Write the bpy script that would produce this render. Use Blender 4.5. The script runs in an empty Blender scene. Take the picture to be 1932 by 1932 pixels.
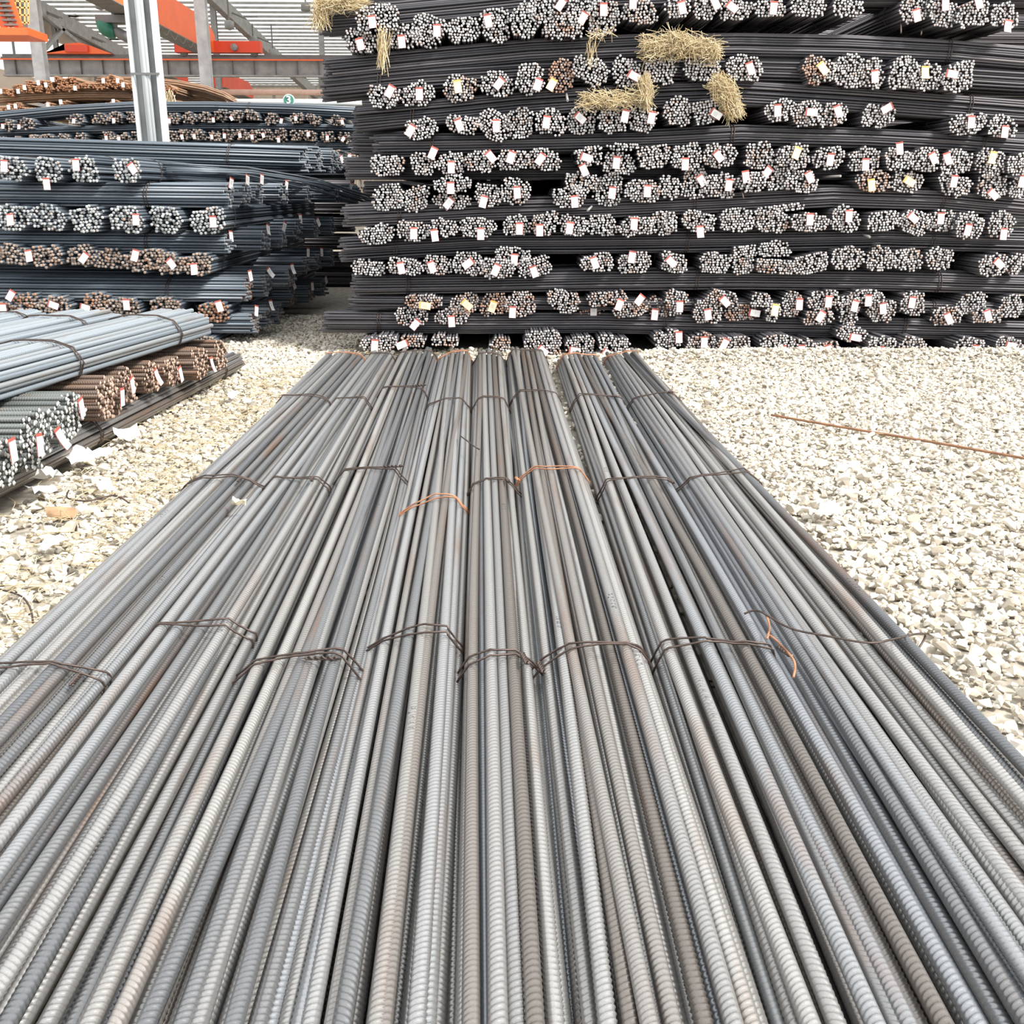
import bpy, bmesh, math, random
import numpy as np
from mathutils import Vector, Matrix
random.seed(7); RNG = np.random.default_rng(7)
SC = bpy.context.scene
COL = SC.collection

# ------------------------------------------------------------------ camera
CAM_H = 1.45; PITCH = math.radians(17.3); FPX = 1932.0
YAW = math.atan(59 / 1932 * math.cos(PITCH))
cam = bpy.data.cameras.new('camera'); cam.sensor_width = 36; cam.lens = 36.0
cam.clip_start = 0.05; cam.clip_end = 500
camo = bpy.data.objects.new('camera', cam); COL.objects.link(camo)
camo.location = (0, 0, CAM_H); camo.rotation_euler = (math.pi / 2 - PITCH, 0, -YAW)
SC.camera = camo
# ------------------------------------------------------------------ light
SC.view_settings.view_transform = 'Standard'; SC.view_settings.look = 'None'
SC.view_settings.gamma = 1; SC.view_settings.exposure = 0.97
SC.view_settings.use_curve_mapping = False
W = bpy.data.worlds.new('overcast_sky'); SC.world = W; W.use_nodes = True
bg = W.node_tree.nodes['Background']; bg.inputs[0].default_value = (0.93, 0.97, 1.0, 1); bg.inputs[1].default_value = 0.85
sun = bpy.data.lights.new('sun', 'SUN'); sun.energy = 3.2; sun.angle = math.radians(14); sun.color = (1.0, 0.97, 0.92)
suno = bpy.data.objects.new('sun', sun); COL.objects.link(suno)
suno.rotation_euler = Vector((-0.62, 0.40, -0.80)).to_track_quat('-Z', 'Y').to_euler()   # light travels left, away and down

# ------------------------------------------------------------------ helpers
def P(px, py, Y=None, z=None, X=None):
    """world point of a photo pixel on a plane Y=, z= or X="""
    x = (px - 966) / FPX; y = -(py - 966) / FPX
    d = [x, math.cos(PITCH) + y * math.sin(PITCH), -math.sin(PITCH) + y * math.cos(PITCH)]
    c, s = math.cos(-YAW), math.sin(-YAW)
    d = (d[0] * c - d[1] * s, d[0] * s + d[1] * c, d[2])
    t = (z - CAM_H) / d[2] if z is not None else (Y / d[1] if Y is not None else X / d[0])
    return Vector((d[0] * t, d[1] * t, CAM_H + d[2] * t))
def scale_at(p):
    """metres per photo pixel at a point"""
    f = Vector((math.sin(YAW) * math.cos(PITCH), math.cos(YAW) * math.cos(PITCH), -math.sin(PITCH)))
    return f.dot(Vector(p) - Vector((0, 0, CAM_H))) / FPX

def mk_mesh(name, verts, quads=None, tris=None, mats=(), qmat=None, tmat=None, rnd=None, smooth=True):
    me = bpy.data.meshes.new(name)
    verts = np.asarray(verts, dtype=np.float32).reshape(-1, 3)
    quads = np.zeros((0, 4), np.int32) if quads is None else np.asarray(quads, dtype=np.int32).reshape(-1, 4)
    tris = np.zeros((0, 3), np.int32) if tris is None else np.asarray(tris, dtype=np.int32).reshape(-1, 3)
    me.vertices.add(len(verts)); me.vertices.foreach_set('co', verts.ravel())
    loops = np.concatenate([quads.ravel(), tris.ravel()])
    me.loops.add(len(loops)); me.loops.foreach_set('vertex_index', loops)
    nq, nt = len(quads), len(tris)
    me.polygons.add(nq + nt)
    me.polygons.foreach_set('loop_start', np.concatenate([np.arange(nq) * 4, nq * 4 + np.arange(nt) * 3]).astype(np.int32))
    mi = np.concatenate([np.zeros(nq, np.int32) if qmat is None else np.broadcast_to(qmat, nq),
                         np.zeros(nt, np.int32) if tmat is None else np.broadcast_to(tmat, nt)]).astype(np.int32)
    me.polygons.foreach_set('material_index', mi)
    sm = np.zeros(nq + nt, bool)
    if smooth: sm[:nq] = True
    me.polygons.foreach_set('use_smooth', sm)
    for m in mats: me.materials.append(m)
    if rnd is not None:
        a = me.attributes.new('rnd', 'FLOAT', 'POINT'); a.data.foreach_set('value', np.asarray(rnd, np.float32))
    me.update(calc_edges=True)
    return me

def obj(name, me, parent=None, loc=(0, 0, 0), rot=(0, 0, 0), **props):
    o = bpy.data.objects.new(name, me); COL.objects.link(o)
    o.location = loc; o.rotation_euler = rot
    if parent is not None: o.parent = parent
    for k, v in props.items(): o[k] = v
    return o
def thing(name, label, cat, loc=(0, 0, 0), group=None):
    o = bpy.data.objects.new(name, None); COL.objects.link(o); o.location = loc
    o.empty_display_size = 0.1
    o['label'] = label; o['category'] = cat
    if group: o['group'] = group
    return o

def tubes(paths, r, sides=6, axis='Y', caps=True, rnd=None, bulge=0.35, mats=(), endmat=1, name='bars', phase=0.0, smooth=True):
    """paths (n,m,3); a tube of radius r[n] along each, roughly along the axis; caps get material endmat"""
    paths = np.asarray(paths, float); n, m, _ = paths.shape
    r = np.broadcast_to(np.asarray(r, float), (n,))
    a = np.arange(sides) / sides * 2 * math.pi + phase
    if axis == 'Y': off = np.stack([np.cos(a), 0 * a, np.sin(a)], 1)
    elif axis == 'X': off = np.stack([0 * a, -np.cos(a), np.sin(a)], 1)
    else: off = np.stack([np.cos(a), -np.sin(a), 0 * a], 1)
    V = paths[:, :, None, :] + off[None, None] * r[:, None, None, None]
    V = V.reshape(-1, 3)
    base = (np.arange(n) * m * sides)[:, None, None]
    ring = (np.arange(m - 1) * sides)[None, :, None]
    k = np.arange(sides)[None, None, :]; k2 = (k + 1) % sides
    Q = np.stack([base + ring + k, base + ring + k2, base + ring + sides + k2, base + ring + sides + k], -1).reshape(-1, 4)[:, ::-1]
    R = None if rnd is None else np.repeat(rnd, m * sides)
    T = None
    if caps:
        nv = len(V)
        d0 = paths[:, 0] - paths[:, 1]; d0 /= np.linalg.norm(d0, axis=1)[:, None]
        d1 = paths[:, -1] - paths[:, -2]; d1 /= np.linalg.norm(d1, axis=1)[:, None]
        # inset ring makes the chamfered bar end
        c0 = paths[:, 0] + d0 * (r * bulge)[:, None]; c1 = paths[:, -1] + d1 * (r * bulge)[:, None]
        V = np.concatenate([V, c0, c1])
        kk = np.arange(sides)[None, :]; b = (np.arange(n) * m * sides)[:, None]; e = b + (m - 1) * sides
        i0 = (nv + np.arange(n))[:, None] + 0 * kk; i1 = i0 + n
        T0 = np.stack([i0, b + kk, b + (kk + 1) % sides], -1).reshape(-1, 3)
        T1 = np.stack([i1, e + (kk + 1) % sides, e + kk], -1).reshape(-1, 3)
        T = np.concatenate([T0, T1])
        if rnd is not None: R = np.concatenate([R, rnd, rnd])
    return mk_mesh(name, V, Q, T, mats, 0, endmat, R, smooth)

def wire_mesh(name, pts, r, mat, closed=False, sides=5):
    pts = [Vector(p) for p in pts]; n = len(pts); V = []; Q = []
    prev = None
    for i, p in enumerate(pts):
        if closed: t = (pts[(i + 1) % n] - pts[i - 1])
        else: t = pts[min(i + 1, n - 1)] - pts[max(i - 1, 0)]
        t.normalize()
        if prev is None:
            u = t.orthogonal().normalized()
        else:
            u = (prev - t * prev.dot(t))
            u = u.normalized() if u.length > 1e-6 else t.orthogonal().normalized()
        prev = u; v = t.cross(u)
        for k in range(sides):
            a = 2 * math.pi * k / sides
            V.append(p + (u * math.cos(a) + v * math.sin(a)) * r)
    m = n if closed else n - 1
    for i in range(m):
        j = (i + 1) % n
        for k in range(sides):
            k2 = (k + 1) % sides
            Q.append((i * sides + k, i * sides + k2, j * sides + k2, j * sides + k))
    T = []
    if not closed:
        for k in range(1, sides - 1):
            T.append((0, k + 1, k)); b = (n - 1) * sides; T.append((b, b + k, b + k + 1))
    return mk_mesh(name, [tuple(v) for v in V], Q, T, [mat], 0, 0)

def boxes(name, lst, mats, mi=None, smooth=False):
    """lst of (x0,x1,y0,y1,z0,z1)"""
    V = []; Q = []; M = []
    for i, (x0, x1, y0, y1, z0, z1) in enumerate(lst):
        b = len(V)
        V += [(x0, y0, z0), (x1, y0, z0), (x1, y1, z0), (x0, y1, z0), (x0, y0, z1), (x1, y0, z1), (x1, y1, z1), (x0, y1, z1)]
        Q += [(b, b + 3, b + 2, b + 1), (b + 4, b + 5, b + 6, b + 7), (b, b + 1, b + 5, b + 4), (b + 1, b + 2, b + 6, b + 5), (b + 2, b + 3, b + 7, b + 6), (b + 3, b, b + 4, b + 7)]
        M += [0 if mi is None else mi[i]] * 6
    return mk_mesh(name, V, Q, None, mats, np.array(M), None, None, smooth)

def beam(name, a, b, w, h, mat, parent=None):
    """box bar from a to b, w across, h high"""
    a, b = Vector(a), Vector(b); t = (b - a).normalized()
    s = t.cross(Vector((0, 0, 1))); s = s.normalized() if s.length > 1e-4 else Vector((1, 0, 0))
    u = s.cross(t)
    V = [tuple(p + s * (w / 2 * i) + u * (h / 2 * j)) for p in (a, b) for i, j in ((-1, -1), (1, -1), (1, 1), (-1, 1))]
    Q = [(0, 1, 2, 3), (7, 6, 5, 4), (0, 4, 5, 1), (1, 5, 6, 2), (2, 6, 7, 3), (3, 7, 4, 0)]
    return obj(name, mk_mesh(name, V, Q, None, [mat], 0, None, None, False), parent)

def hull2d(pts):
    pts = sorted(set((round(x, 5), round(y, 5)) for x, y in pts))
    def half(ps):
        h = []
        for p in ps:
            while len(h) > 1 and (h[-1][0] - h[-2][0]) * (p[1] - h[-2][1]) - (h[-1][1] - h[-2][1]) * (p[0] - h[-2][0]) <= 0: h.pop()
            h.append(p)
        return h
    a = half(pts); b = half(pts[::-1])
    return a[:-1] + b[:-1]
def tie_loop(cent, r, wr, step=0.03, wob=0.002):
    """closed outline (u,v) of a wire pulled round circles"""
    pts = []
    for (x, y) in cent:
        for k in range(10):
            a = k * math.pi / 5; pts.append((x + (r + wr) * math.cos(a), y + (r + wr) * math.sin(a)))
    h = hull2d(pts); out = []
    for i in range(len(h)):
        p, q = h[i], h[(i + 1) % len(h)]
        L = math.hypot(q[0] - p[0], q[1] - p[1]); n = max(1, int(L / step))
        for k in range(n):
            t = k / n; out.append((p[0] + (q[0] - p[0]) * t, p[1] + (q[1] - p[1]) * t))
    return [(x + random.uniform(-wob, wob), y + random.uniform(0, wob)) for x, y in out]

# ------------------------------------------------------------------ materials
def new_mat(name):
    m = bpy.data.materials.new(name); m.use_nodes = True
    nt = m.node_tree; b = nt.nodes['Principled BSDF']
    return m, nt, b
def N(nt, t, **kw):
    n = nt.nodes.new(t)
    for k, v in kw.items(): setattr(n, k, v)
    return n
def ramp(nt, stops, src):
    n = nt.nodes.new('ShaderNodeValToRGB'); e = n.color_ramp.elements
    while len(e) < len(stops): e.new(0.5)
    for i, (p, c) in enumerate(stops): e[i].position = p; e[i].color = (*c, 1)
    nt.links.new(src, n.inputs[0]); return n.outputs[0]
def noise(nt, scale, detail=3, vec=None, rough=0.55):
    n = nt.nodes.new('ShaderNodeTexNoise'); n.inputs['Scale'].default_value = scale; n.inputs['Detail'].default_value = detail
    n.inputs['Roughness'].default_value = rough
    if vec is None: vec = N(nt, 'ShaderNodeNewGeometry').outputs['Position']
    nt.links.new(vec, n.inputs['Vector']); return n.outputs['Fac']
def mix(nt, fac, a, b, mode='MIX'):
    n = nt.nodes.new('ShaderNodeMix'); n.data_type = 'RGBA'; n.blend_type = mode
    for s, v in ((0, fac), (6, a), (7, b)):
        if hasattr(v, 'is_linked'): nt.links.new(v, n.inputs[s])
        elif s == 0: n.inputs[0].default_value = v
        else: n.inputs[s].default_value = (*v, 1)
    return n.outputs[2]
def mathn(nt, op, a, b=0.0):
    n = nt.nodes.new('ShaderNodeMath'); n.operation = op
    for i, v in enumerate((a, b)):
        if hasattr(v, 'is_linked'): nt.links.new(v, n.inputs[i])
        else: n.inputs[i].default_value = v
    return n.outputs[0]
def simple(name, c, rough=0.6, metal=0.0, var=0.12, nscale=6.0, bump=0.0):
    m, nt, b = new_mat(name)
    f = noise(nt, nscale)
    lo = tuple(x * (1 - var) for x in c); hi = tuple(min(1, x * (1 + var)) for x in c)
    nt.links.new(ramp(nt, [(0.3, lo), (0.7, hi)], f), b.inputs['Base Color'])
    b.inputs['Roughness'].default_value = rough; b.inputs['Metallic'].default_value = metal
    return m
def bar_mat(name, stops, rough, metal, rust=(0.30, 0.14, 0.07), rustpos=(0.62, 0.78), use_obj=True, bump=0.0, spec=0.5, stretch=None):
    """steel shafts: tone per bar (object random or the rnd attribute) and rust patches"""
    m, nt, b = new_mat(name)
    if use_obj: r = N(nt, 'ShaderNodeObjectInfo').outputs['Random']
    else:
        a = N(nt, 'ShaderNodeAttribute'); a.attribute_name = 'rnd'; r = a.outputs['Fac']
    base = ramp(nt, stops, r)
    pos = N(nt, 'ShaderNodeNewGeometry').outputs['Position']
    mp = N(nt, 'ShaderNodeMapping'); mp.inputs['Scale'].default_value = stretch or (1, 1, 1); nt.links.new(pos, mp.inputs[0])
    off = N(nt, 'ShaderNodeVectorMath', operation='ADD'); nt.links.new(mp.outputs[0], off.inputs[0])
    sc = mathn(nt, 'MULTIPLY', r, 37.0); nt.links.new(sc, off.inputs[1])
    n1 = noise(nt, 7.0, 4, off.outputs[0])
    rf = ramp(nt, [(rustpos[0], (0, 0, 0)), (rustpos[1], (1, 1, 1))], n1)
    c = mix(nt, rf, base, rust)
    n2 = noise(nt, 260.0, 2)
    c = mix(nt, mathn(nt, 'MULTIPLY', n2, 0.35), c, (0.03, 0.028, 0.027))
    nt.links.new(c, b.inputs['Base Color'])
    b.inputs['Roughness'].default_value = rough; b.inputs['Metallic'].default_value = metal
    b.inputs['Specular IOR Level'].default_value = spec
    return m

M = {}
M['steel'] = bar_mat('mill_scale_steel', [(0.0, (0.19, 0.195, 0.205)), (0.2, (0.38, 0.37, 0.36)), (0.45, (0.50, 0.48, 0.455)), (0.6, (0.33, 0.345, 0.37)), (0.8, (0.46, 0.445, 0.425)), (0.93, (0.29, 0.26, 0.235)), (1.0, (0.20, 0.175, 0.155))],
                     0.34, 0.62, (0.30, 0.16, 0.09), (0.58, 0.85), stretch=(1, 0.12, 1))
M['steel_blue'] = bar_mat('blue_grey_steel', [(0.0, (0.26, 0.30, 0.34)), (0.5, (0.38, 0.42, 0.45)), (1.0, (0.33, 0.345, 0.35))],
                          0.42, 0.35, (0.28, 0.22, 0.17), (0.62, 0.8), stretch=(1, 0.15, 1))
M['steel_brown'] = bar_mat('brown_rusty_steel', [(0.0, (0.17, 0.115, 0.085)), (0.5, (0.24, 0.17, 0.13)), (1.0, (0.15, 0.11, 0.09))],
                           0.6, 0.1, (0.32, 0.15, 0.07), (0.5, 0.75), stretch=(0.2, 1, 1))
M['steel_green'] = bar_mat('green_grey_steel', [(0.0, (0.16, 0.175, 0.165)), (1.0, (0.24, 0.25, 0.24))], 0.5, 0.3, (0.22, 0.15, 0.1), (0.6, 0.8))
M['dark'] = bar_mat('haze_lifted_dark_steel', [(0.0, (0.055, 0.054, 0.062)), (0.5, (0.105, 0.098, 0.108)), (1.0, (0.165, 0.150, 0.155))],
                    0.45, 0.25, (0.09, 0.045, 0.035), (0.66, 0.9), use_obj=False)  # tones lifted slightly bluish, haze painted into the steel colour
M['slate'] = bar_mat('sky_tinted_slate_steel', [(0.0, (0.07, 0.09, 0.115)), (0.5, (0.13, 0.16, 0.195)), (1.0, (0.19, 0.215, 0.24))],
                     0.42, 0.3, (0.10, 0.09, 0.085), (0.6, 0.9), use_obj=False)  # blue tint is sky reflection put into the base colour
M['rusty'] = bar_mat('tan_rust_steel', [(0.0, (0.30, 0.17, 0.10)), (1.0, (0.42, 0.27, 0.17))], 0.7, 0.0, (0.28, 0.12, 0.06), (0.5, 0.8), use_obj=False)
def end_mat(name, stops, rust=(0.42, 0.18, 0.08)):
    m, nt, b = new_mat(name)
    a = N(nt, 'ShaderNodeAttribute'); a.attribute_name = 'rnd'
    base = ramp(nt, stops, a.outputs['Fac'])
    oi = N(nt, 'ShaderNodeObjectInfo')
    sep = N(nt, 'ShaderNodeSeparateColor'); nt.links.new(oi.outputs['Color'], sep.inputs[0])
    n1 = noise(nt, 9.0, 2)                       # red channel of the object colour = how rusty this bundle is
    f = mathn(nt, 'ADD', mathn(nt, 'MULTIPLY', a.outputs['Fac'], 0.35), n1)
    f = mathn(nt, 'ADD', f, sep.outputs[0])
    rf = ramp(nt, [(0.64, (0, 0, 0)), (0.84, (1, 1, 1))], mathn(nt, 'MULTIPLY', f, 0.8))
    f2 = mathn(nt, 'MULTIPLY', rf, 0.8)
    nt.links.new(mix(nt, f2, base, rust), b.inputs['Base Color'])
    b.inputs['Roughness'].default_value = 0.45; b.inputs['Metallic'].default_value = 0.15
    return m
M['end_light'] = end_mat('cut_bar_ends', [(0.0, (0.34, 0.315, 0.305)), (0.3, (0.56, 0.53, 0.515)), (1.0, (0.80, 0.765, 0.75))])
M['end_brown'] = end_mat('brown_bar_ends', [(0.0, (0.22, 0.16, 0.13)), (1.0, (0.48, 0.38, 0.31))])
M['end_grey'] = end_mat('grey_bar_ends', [(0.0, (0.27, 0.28, 0.28)), (1.0, (0.66, 0.67, 0.66))])
M['end_rust'] = end_mat('rusty_bar_ends', [(0.0, (0.18, 0.08, 0.045)), (1.0, (0.33, 0.17, 0.10))])
M['wire'] = simple('dark_tie_wire', (0.085, 0.06, 0.05), 0.5, 0.5, 0.3, 40)
M['wire_rust'] = simple('rusty_tie_wire', (0.42, 0.19, 0.10), 0.6, 0.3, 0.5, 12)
M['rod_brown'] = simple('brown_rusty_rod', (0.27, 0.135, 0.07), 0.7, 0.1, 0.3, 12)
M['paper'] = simple('white_paper', (0.86, 0.86, 0.85), 0.7, 0, 0.02)
M['paper_yellow'] = simple('yellowed_paper', (0.82, 0.70, 0.48), 0.7, 0, 0.15, 20)
M['tag_red'] = simple('red_tag_border', (0.42, 0.10, 0.075), 0.6, 0, 0.15)
M['tag_orange'] = simple('orange_tag_border', (0.85, 0.45, 0.12), 0.6, 0, 0.15)
M['print'] = simple('grey_print', (0.35, 0.35, 0.36), 0.7, 0, 0.05)
M['straw'] = bar_mat('straw', [(0.0, (0.50, 0.36, 0.18)), (0.5, (0.80, 0.63, 0.36)), (1.0, (0.92, 0.80, 0.54))], 0.6, 0, (0.35, 0.24, 0.12), (0.6, 0.9), use_obj=False)
def stone_mat(name, use_obj):
    m, nt, b = new_mat(name)
    if use_obj: r = N(nt, 'ShaderNodeObjectInfo').outputs['Random']
    else:
        a = N(nt, 'ShaderNodeAttribute'); a.attribute_name = 'rnd'; r = a.outputs['Fac']
    c = ramp(nt, [(0.0, (0.33, 0.28, 0.225)), (0.15, (0.49, 0.435, 0.355)), (0.5, (0.63, 0.575, 0.485)), (0.8, (0.76, 0.72, 0.65)), (1.0, (0.56, 0.535, 0.49))], r)
    n = noise(nt, 45.0, 4)
    c = mix(nt, ramp(nt, [(0.35, (0, 0, 0)), (0.75, (0.55, 0.55, 0.55))], n), c, (0.46, 0.39, 0.28))
    nt.links.new(c, b.inputs['Base Color']); b.inputs['Roughness'].default_value = 0.85
    return m
M['stone'] = stone_mat('crushed_limestone', False); M['stone_o'] = stone_mat('crushed_limestone_piece', True)
M['dirt'] = simple('dusty_gravel_bed', (0.36, 0.32, 0.26), 0.95, 0, 0.35, 18)
M['rock_brown'] = simple('rust_stained_rock', (0.33, 0.20, 0.11), 0.8, 0, 0.5, 14)
M['galv'] = simple('grey_painted_steel', (0.30, 0.30, 0.30), 0.6, 0.1, 0.2, 3)
M['galv_dark'] = simple('dark_grey_steel', (0.17, 0.165, 0.16), 0.6, 0.1, 0.2, 3)
M['white_metal'] = simple('pale_painted_metal', (0.72, 0.74, 0.73), 0.45, 0.1, 0.06, 3)
M['orange'] = simple('orange_crane_paint', (0.88, 0.15, 0.035), 0.45, 0, 0.08, 1)
M['red'] = simple('red_crane_paint', (0.72, 0.07, 0.025), 0.45, 0, 0.1, 1)
M['green'] = simple('green_hoist_paint', (0.02, 0.16, 0.10), 0.4, 0, 0.2, 3)
M['sign_green'] = simple('sign_green', (0.06, 0.25, 0.19), 0.5, 0, 0.05)
M['yellow'] = simple('yellow_rail_paint', (0.75, 0.50, 0.18), 0.5, 0, 0.1)
M['beige'] = simple('beige_wall_panel', (0.62, 0.53, 0.44), 0.8, 0, 0.06, 0.5)
M['roof'] = simple('white_roof_sheet', (0.80, 0.79, 0.76), 0.7, 0, 0.04, 0.5)
M['pipe'] = simple('pinkish_pipe', (0.55, 0.36, 0.29), 0.6, 0, 0.1)
def trans(name, c, w):
    m, nt, b = new_mat(name); b.inputs['Base Color'].default_value = (*c, 1); b.inputs['Roughness'].default_value = .7
    t = nt.nodes.new('ShaderNodeBsdfTranslucent'); t.inputs[0].default_value = (*c, 1); mx = nt.nodes.new('ShaderNodeMixShader'); mx.inputs[0].default_value = w
    nt.links.new(b.outputs[0], mx.inputs[1]); nt.links.new(t.outputs[0], mx.inputs[2]); nt.links.new(mx.outputs[0], nt.nodes['Material Output'].inputs['Surface'])
    return m
M['roof_trans'] = trans('translucent_roof_sheet', (0.86, 0.85, 0.82), 0.5)  # translucency added so daylight brightens the underside of the roof
def emis(name, c, s):
    m, nt, b = new_mat(name); b.inputs['Emission Color'].default_value = (*c, 1); b.inputs['Emission Strength'].default_value = s
    b.inputs['Base Color'].default_value = (*c, 1); return m
M['skylight'] = emis('daylit_skylight_sheet', (0.9, 0.97, 1.0), 1.6)

ORD = ['', 'first', 'second', 'third', 'fourth', 'fifth', 'sixth', 'seventh', 'eighth', 'ninth', 'tenth', 'eleventh', 'twelfth', 'thirteenth', 'fourteenth',
       'fifteenth', 'sixteenth', 'seventeenth', 'eighteenth', 'nineteenth', 'twentieth', 'twenty-first', 'twenty-second', 'twenty-third', 'twenty-fourth',
       'twenty-fifth', 'twenty-sixth', 'twenty-seventh', 'twenty-eighth', 'twenty-ninth', 'thirtieth']

# ------------------------------------------------------------------ floor: bed, 300 single stones, the rest as stuff
def berm(x, y):
    return 0.075 * np.exp(-((y - 9.25) / 0.33) ** 2) * (np.clip(x, 0.9, 1.6) - 0.9) / 0.7 + 0.012 * np.sin(x * 2.3 + 1) * np.cos(y * 1.9)
floor = obj('floor', None, kind='structure', label='yard floor of white crushed limestone')
def floor_mesh():
    xs = np.concatenate([[-80, -40, -15], np.linspace(-6, 8, 57), [15, 40, 80]])
    ys = np.concatenate([[-20, -6], np.linspace(0, 16, 65), [30, 60, 120]])
    X, Yg = np.meshgrid(xs, ys); Z = np.where((np.abs(X) < 9) & (Yg < 17), berm(X, Yg) * 1.0, 0) - 0.012
    V = np.stack([X, Yg, Z], -1).reshape(-1, 3); nx = len(xs)
    Q = [(j * nx + i, j * nx + i + 1, (j + 1) * nx + i + 1, (j + 1) * nx + i) for j in range(len(ys) - 1) for i in range(nx - 1)]
    return mk_mesh('bed', V, Q, None, [M['dirt']])
obj('gravel_bed', floor_mesh(), floor)
def stone_variants(n=14):
    out = []
    for i in range(n):
        bm = bmesh.new()
        for k in range(13):
            v = Vector([random.gauss(0, 1) for _ in range(3)]).normalized() * random.uniform(0.75, 1.1)
            v.x *= random.uniform(0.95, 1.15); v.z *= 0.68; bm.verts.new(v)
        r = bmesh.ops.convex_hull(bm, input=bm.verts)
        bmesh.ops.delete(bm, geom=[g for g in r['geom_interior'] if isinstance(g, bmesh.types.BMVert)], context='VERTS')
        bmesh.ops.triangulate(bm, faces=bm.faces)
        bm.verts.index_update()
        out.append((np.array([v.co[:] for v in bm.verts]), np.array([[v.index for v in f.verts] for f in bm.faces])))
        bm.free()
    return out
SV = stone_variants()
def scatter(n, x0, x1, y0, y1):
    return RNG.uniform(x0, x1, n), RNG.uniform(y0, y1, n)
def rot_mats(n):
    yaw = RNG.uniform(0, 6.283, n); t = RNG.normal(0, 0.35, n); t2 = RNG.normal(0, 0.35, n)
    c, s = np.cos(yaw), np.sin(yaw); cx, sx = np.cos(t), np.sin(t); cy, sy = np.cos(t2), np.sin(t2)
    Rz = np.zeros((n, 3, 3)); Rz[:, 0, 0] = c; Rz[:, 0, 1] = -s; Rz[:, 1, 0] = s; Rz[:, 1, 1] = c; Rz[:, 2, 2] = 1
    Rx = np.zeros((n, 3, 3)); Rx[:, 0, 0] = 1; Rx[:, 1, 1] = cx; Rx[:, 1, 2] = -sx; Rx[:, 2, 1] = sx; Rx[:, 2, 2] = cx
    Ry = np.zeros((n, 3, 3)); Ry[:, 1, 1] = 1; Ry[:, 0, 0] = cy; Ry[:, 0, 2] = sy; Ry[:, 2, 0] = -sy; Ry[:, 2, 2] = cy
    return Rz @ Rx @ Ry
def gravel():
    # right yard, left strip, alley between the stacks, slits between the front bundles
    xs, ys = [], []
    for (n, a) in ((56000, (0.95, 6.4, 1.6, 9.75)), (27000, (-3.3, -1.25, 2.0, 12.8)), (2600, (-1.6, 1.6, 8.6, 9.9)), (2600, (-1.25, 1.35, 3.0, 8.8))):
        x, y = scatter(n, *a); xs.append(x); ys.append(y)
    x = np.concatenate(xs); y = np.concatenate(ys)
    # keep only what the camera (or one a step aside) can see
    keep = (np.abs(x) < 0.62 * y + 0.9) & ~((x < -2.25) & (y < 9.6))
    x, y = x[keep], y[keep]; n = len(x)
    size = np.clip(RNG.lognormal(math.log(0.0175), 0.32, n), 0.009, 0.038)
    z = berm(x, y) + size * RNG.uniform(-0.1, 0.75, n)
    rnd = RNG.uniform(0, 1, n)
    # the 300 that show largest
    w = size / np.sqrt(x * x + y * y + 2)
    vis = ((x > 1.28) | (x < -1.6)) & (np.abs(x) < 0.5 * y + 0.3) & (z > 0.008)
    order = np.argsort(-w * vis); big = order[:300]; rest = order[300:]
    meshes = [mk_mesh('stone', v, None, f, [M['stone_o']]) for v, f in SV]
    for i in big:
        s = size[i] * 1.1
        o = obj('stone', meshes[int(RNG.integers(len(SV)))], floor, (x[i], y[i], z[i]), (random.gauss(0, .35), random.gauss(0, .35), random.uniform(0, 6.28)))
        o.scale = (s, s * random.uniform(0.8, 1.1), s)
    x, y, z, size, rnd = x[rest], y[rest], z[rest], size[rest], rnd[rest]; n = len(x)
    var = RNG.integers(0, len(SV), n); R = rot_mats(n); Vs = []; Ts = []; rn = []; off = 0
    for k, (v, f) in enumerate(SV):
        idx = np.where(var == k)[0]; m = len(idx)
        s3 = np.stack([size[idx], size[idx] * RNG.uniform(0.75, 1.1, m), size[idx] * RNG.uniform(0.8, 1.1, m)], 1)
        vv = np.einsum('nij,nvj->nvi', R[idx], v[None] * s3[:, None, :]) + np.stack([x[idx], y[idx], z[idx]], 1)[:, None]
        ff = f[None] + (off + np.arange(m) * len(v))[:, None, None]
        Vs.append(vv.reshape(-1, 3)); Ts.append(ff.reshape(-1, 3)); rn.append(np.repeat(rnd[idx], len(v))); off += m * len(v)
    me = mk_mesh('gravel', np.concatenate(Vs), None, np.concatenate(Ts), [M['stone']], rnd=np.concatenate(rn))
    obj('gravel', me, floor, kind='stuff')
gravel()

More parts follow.
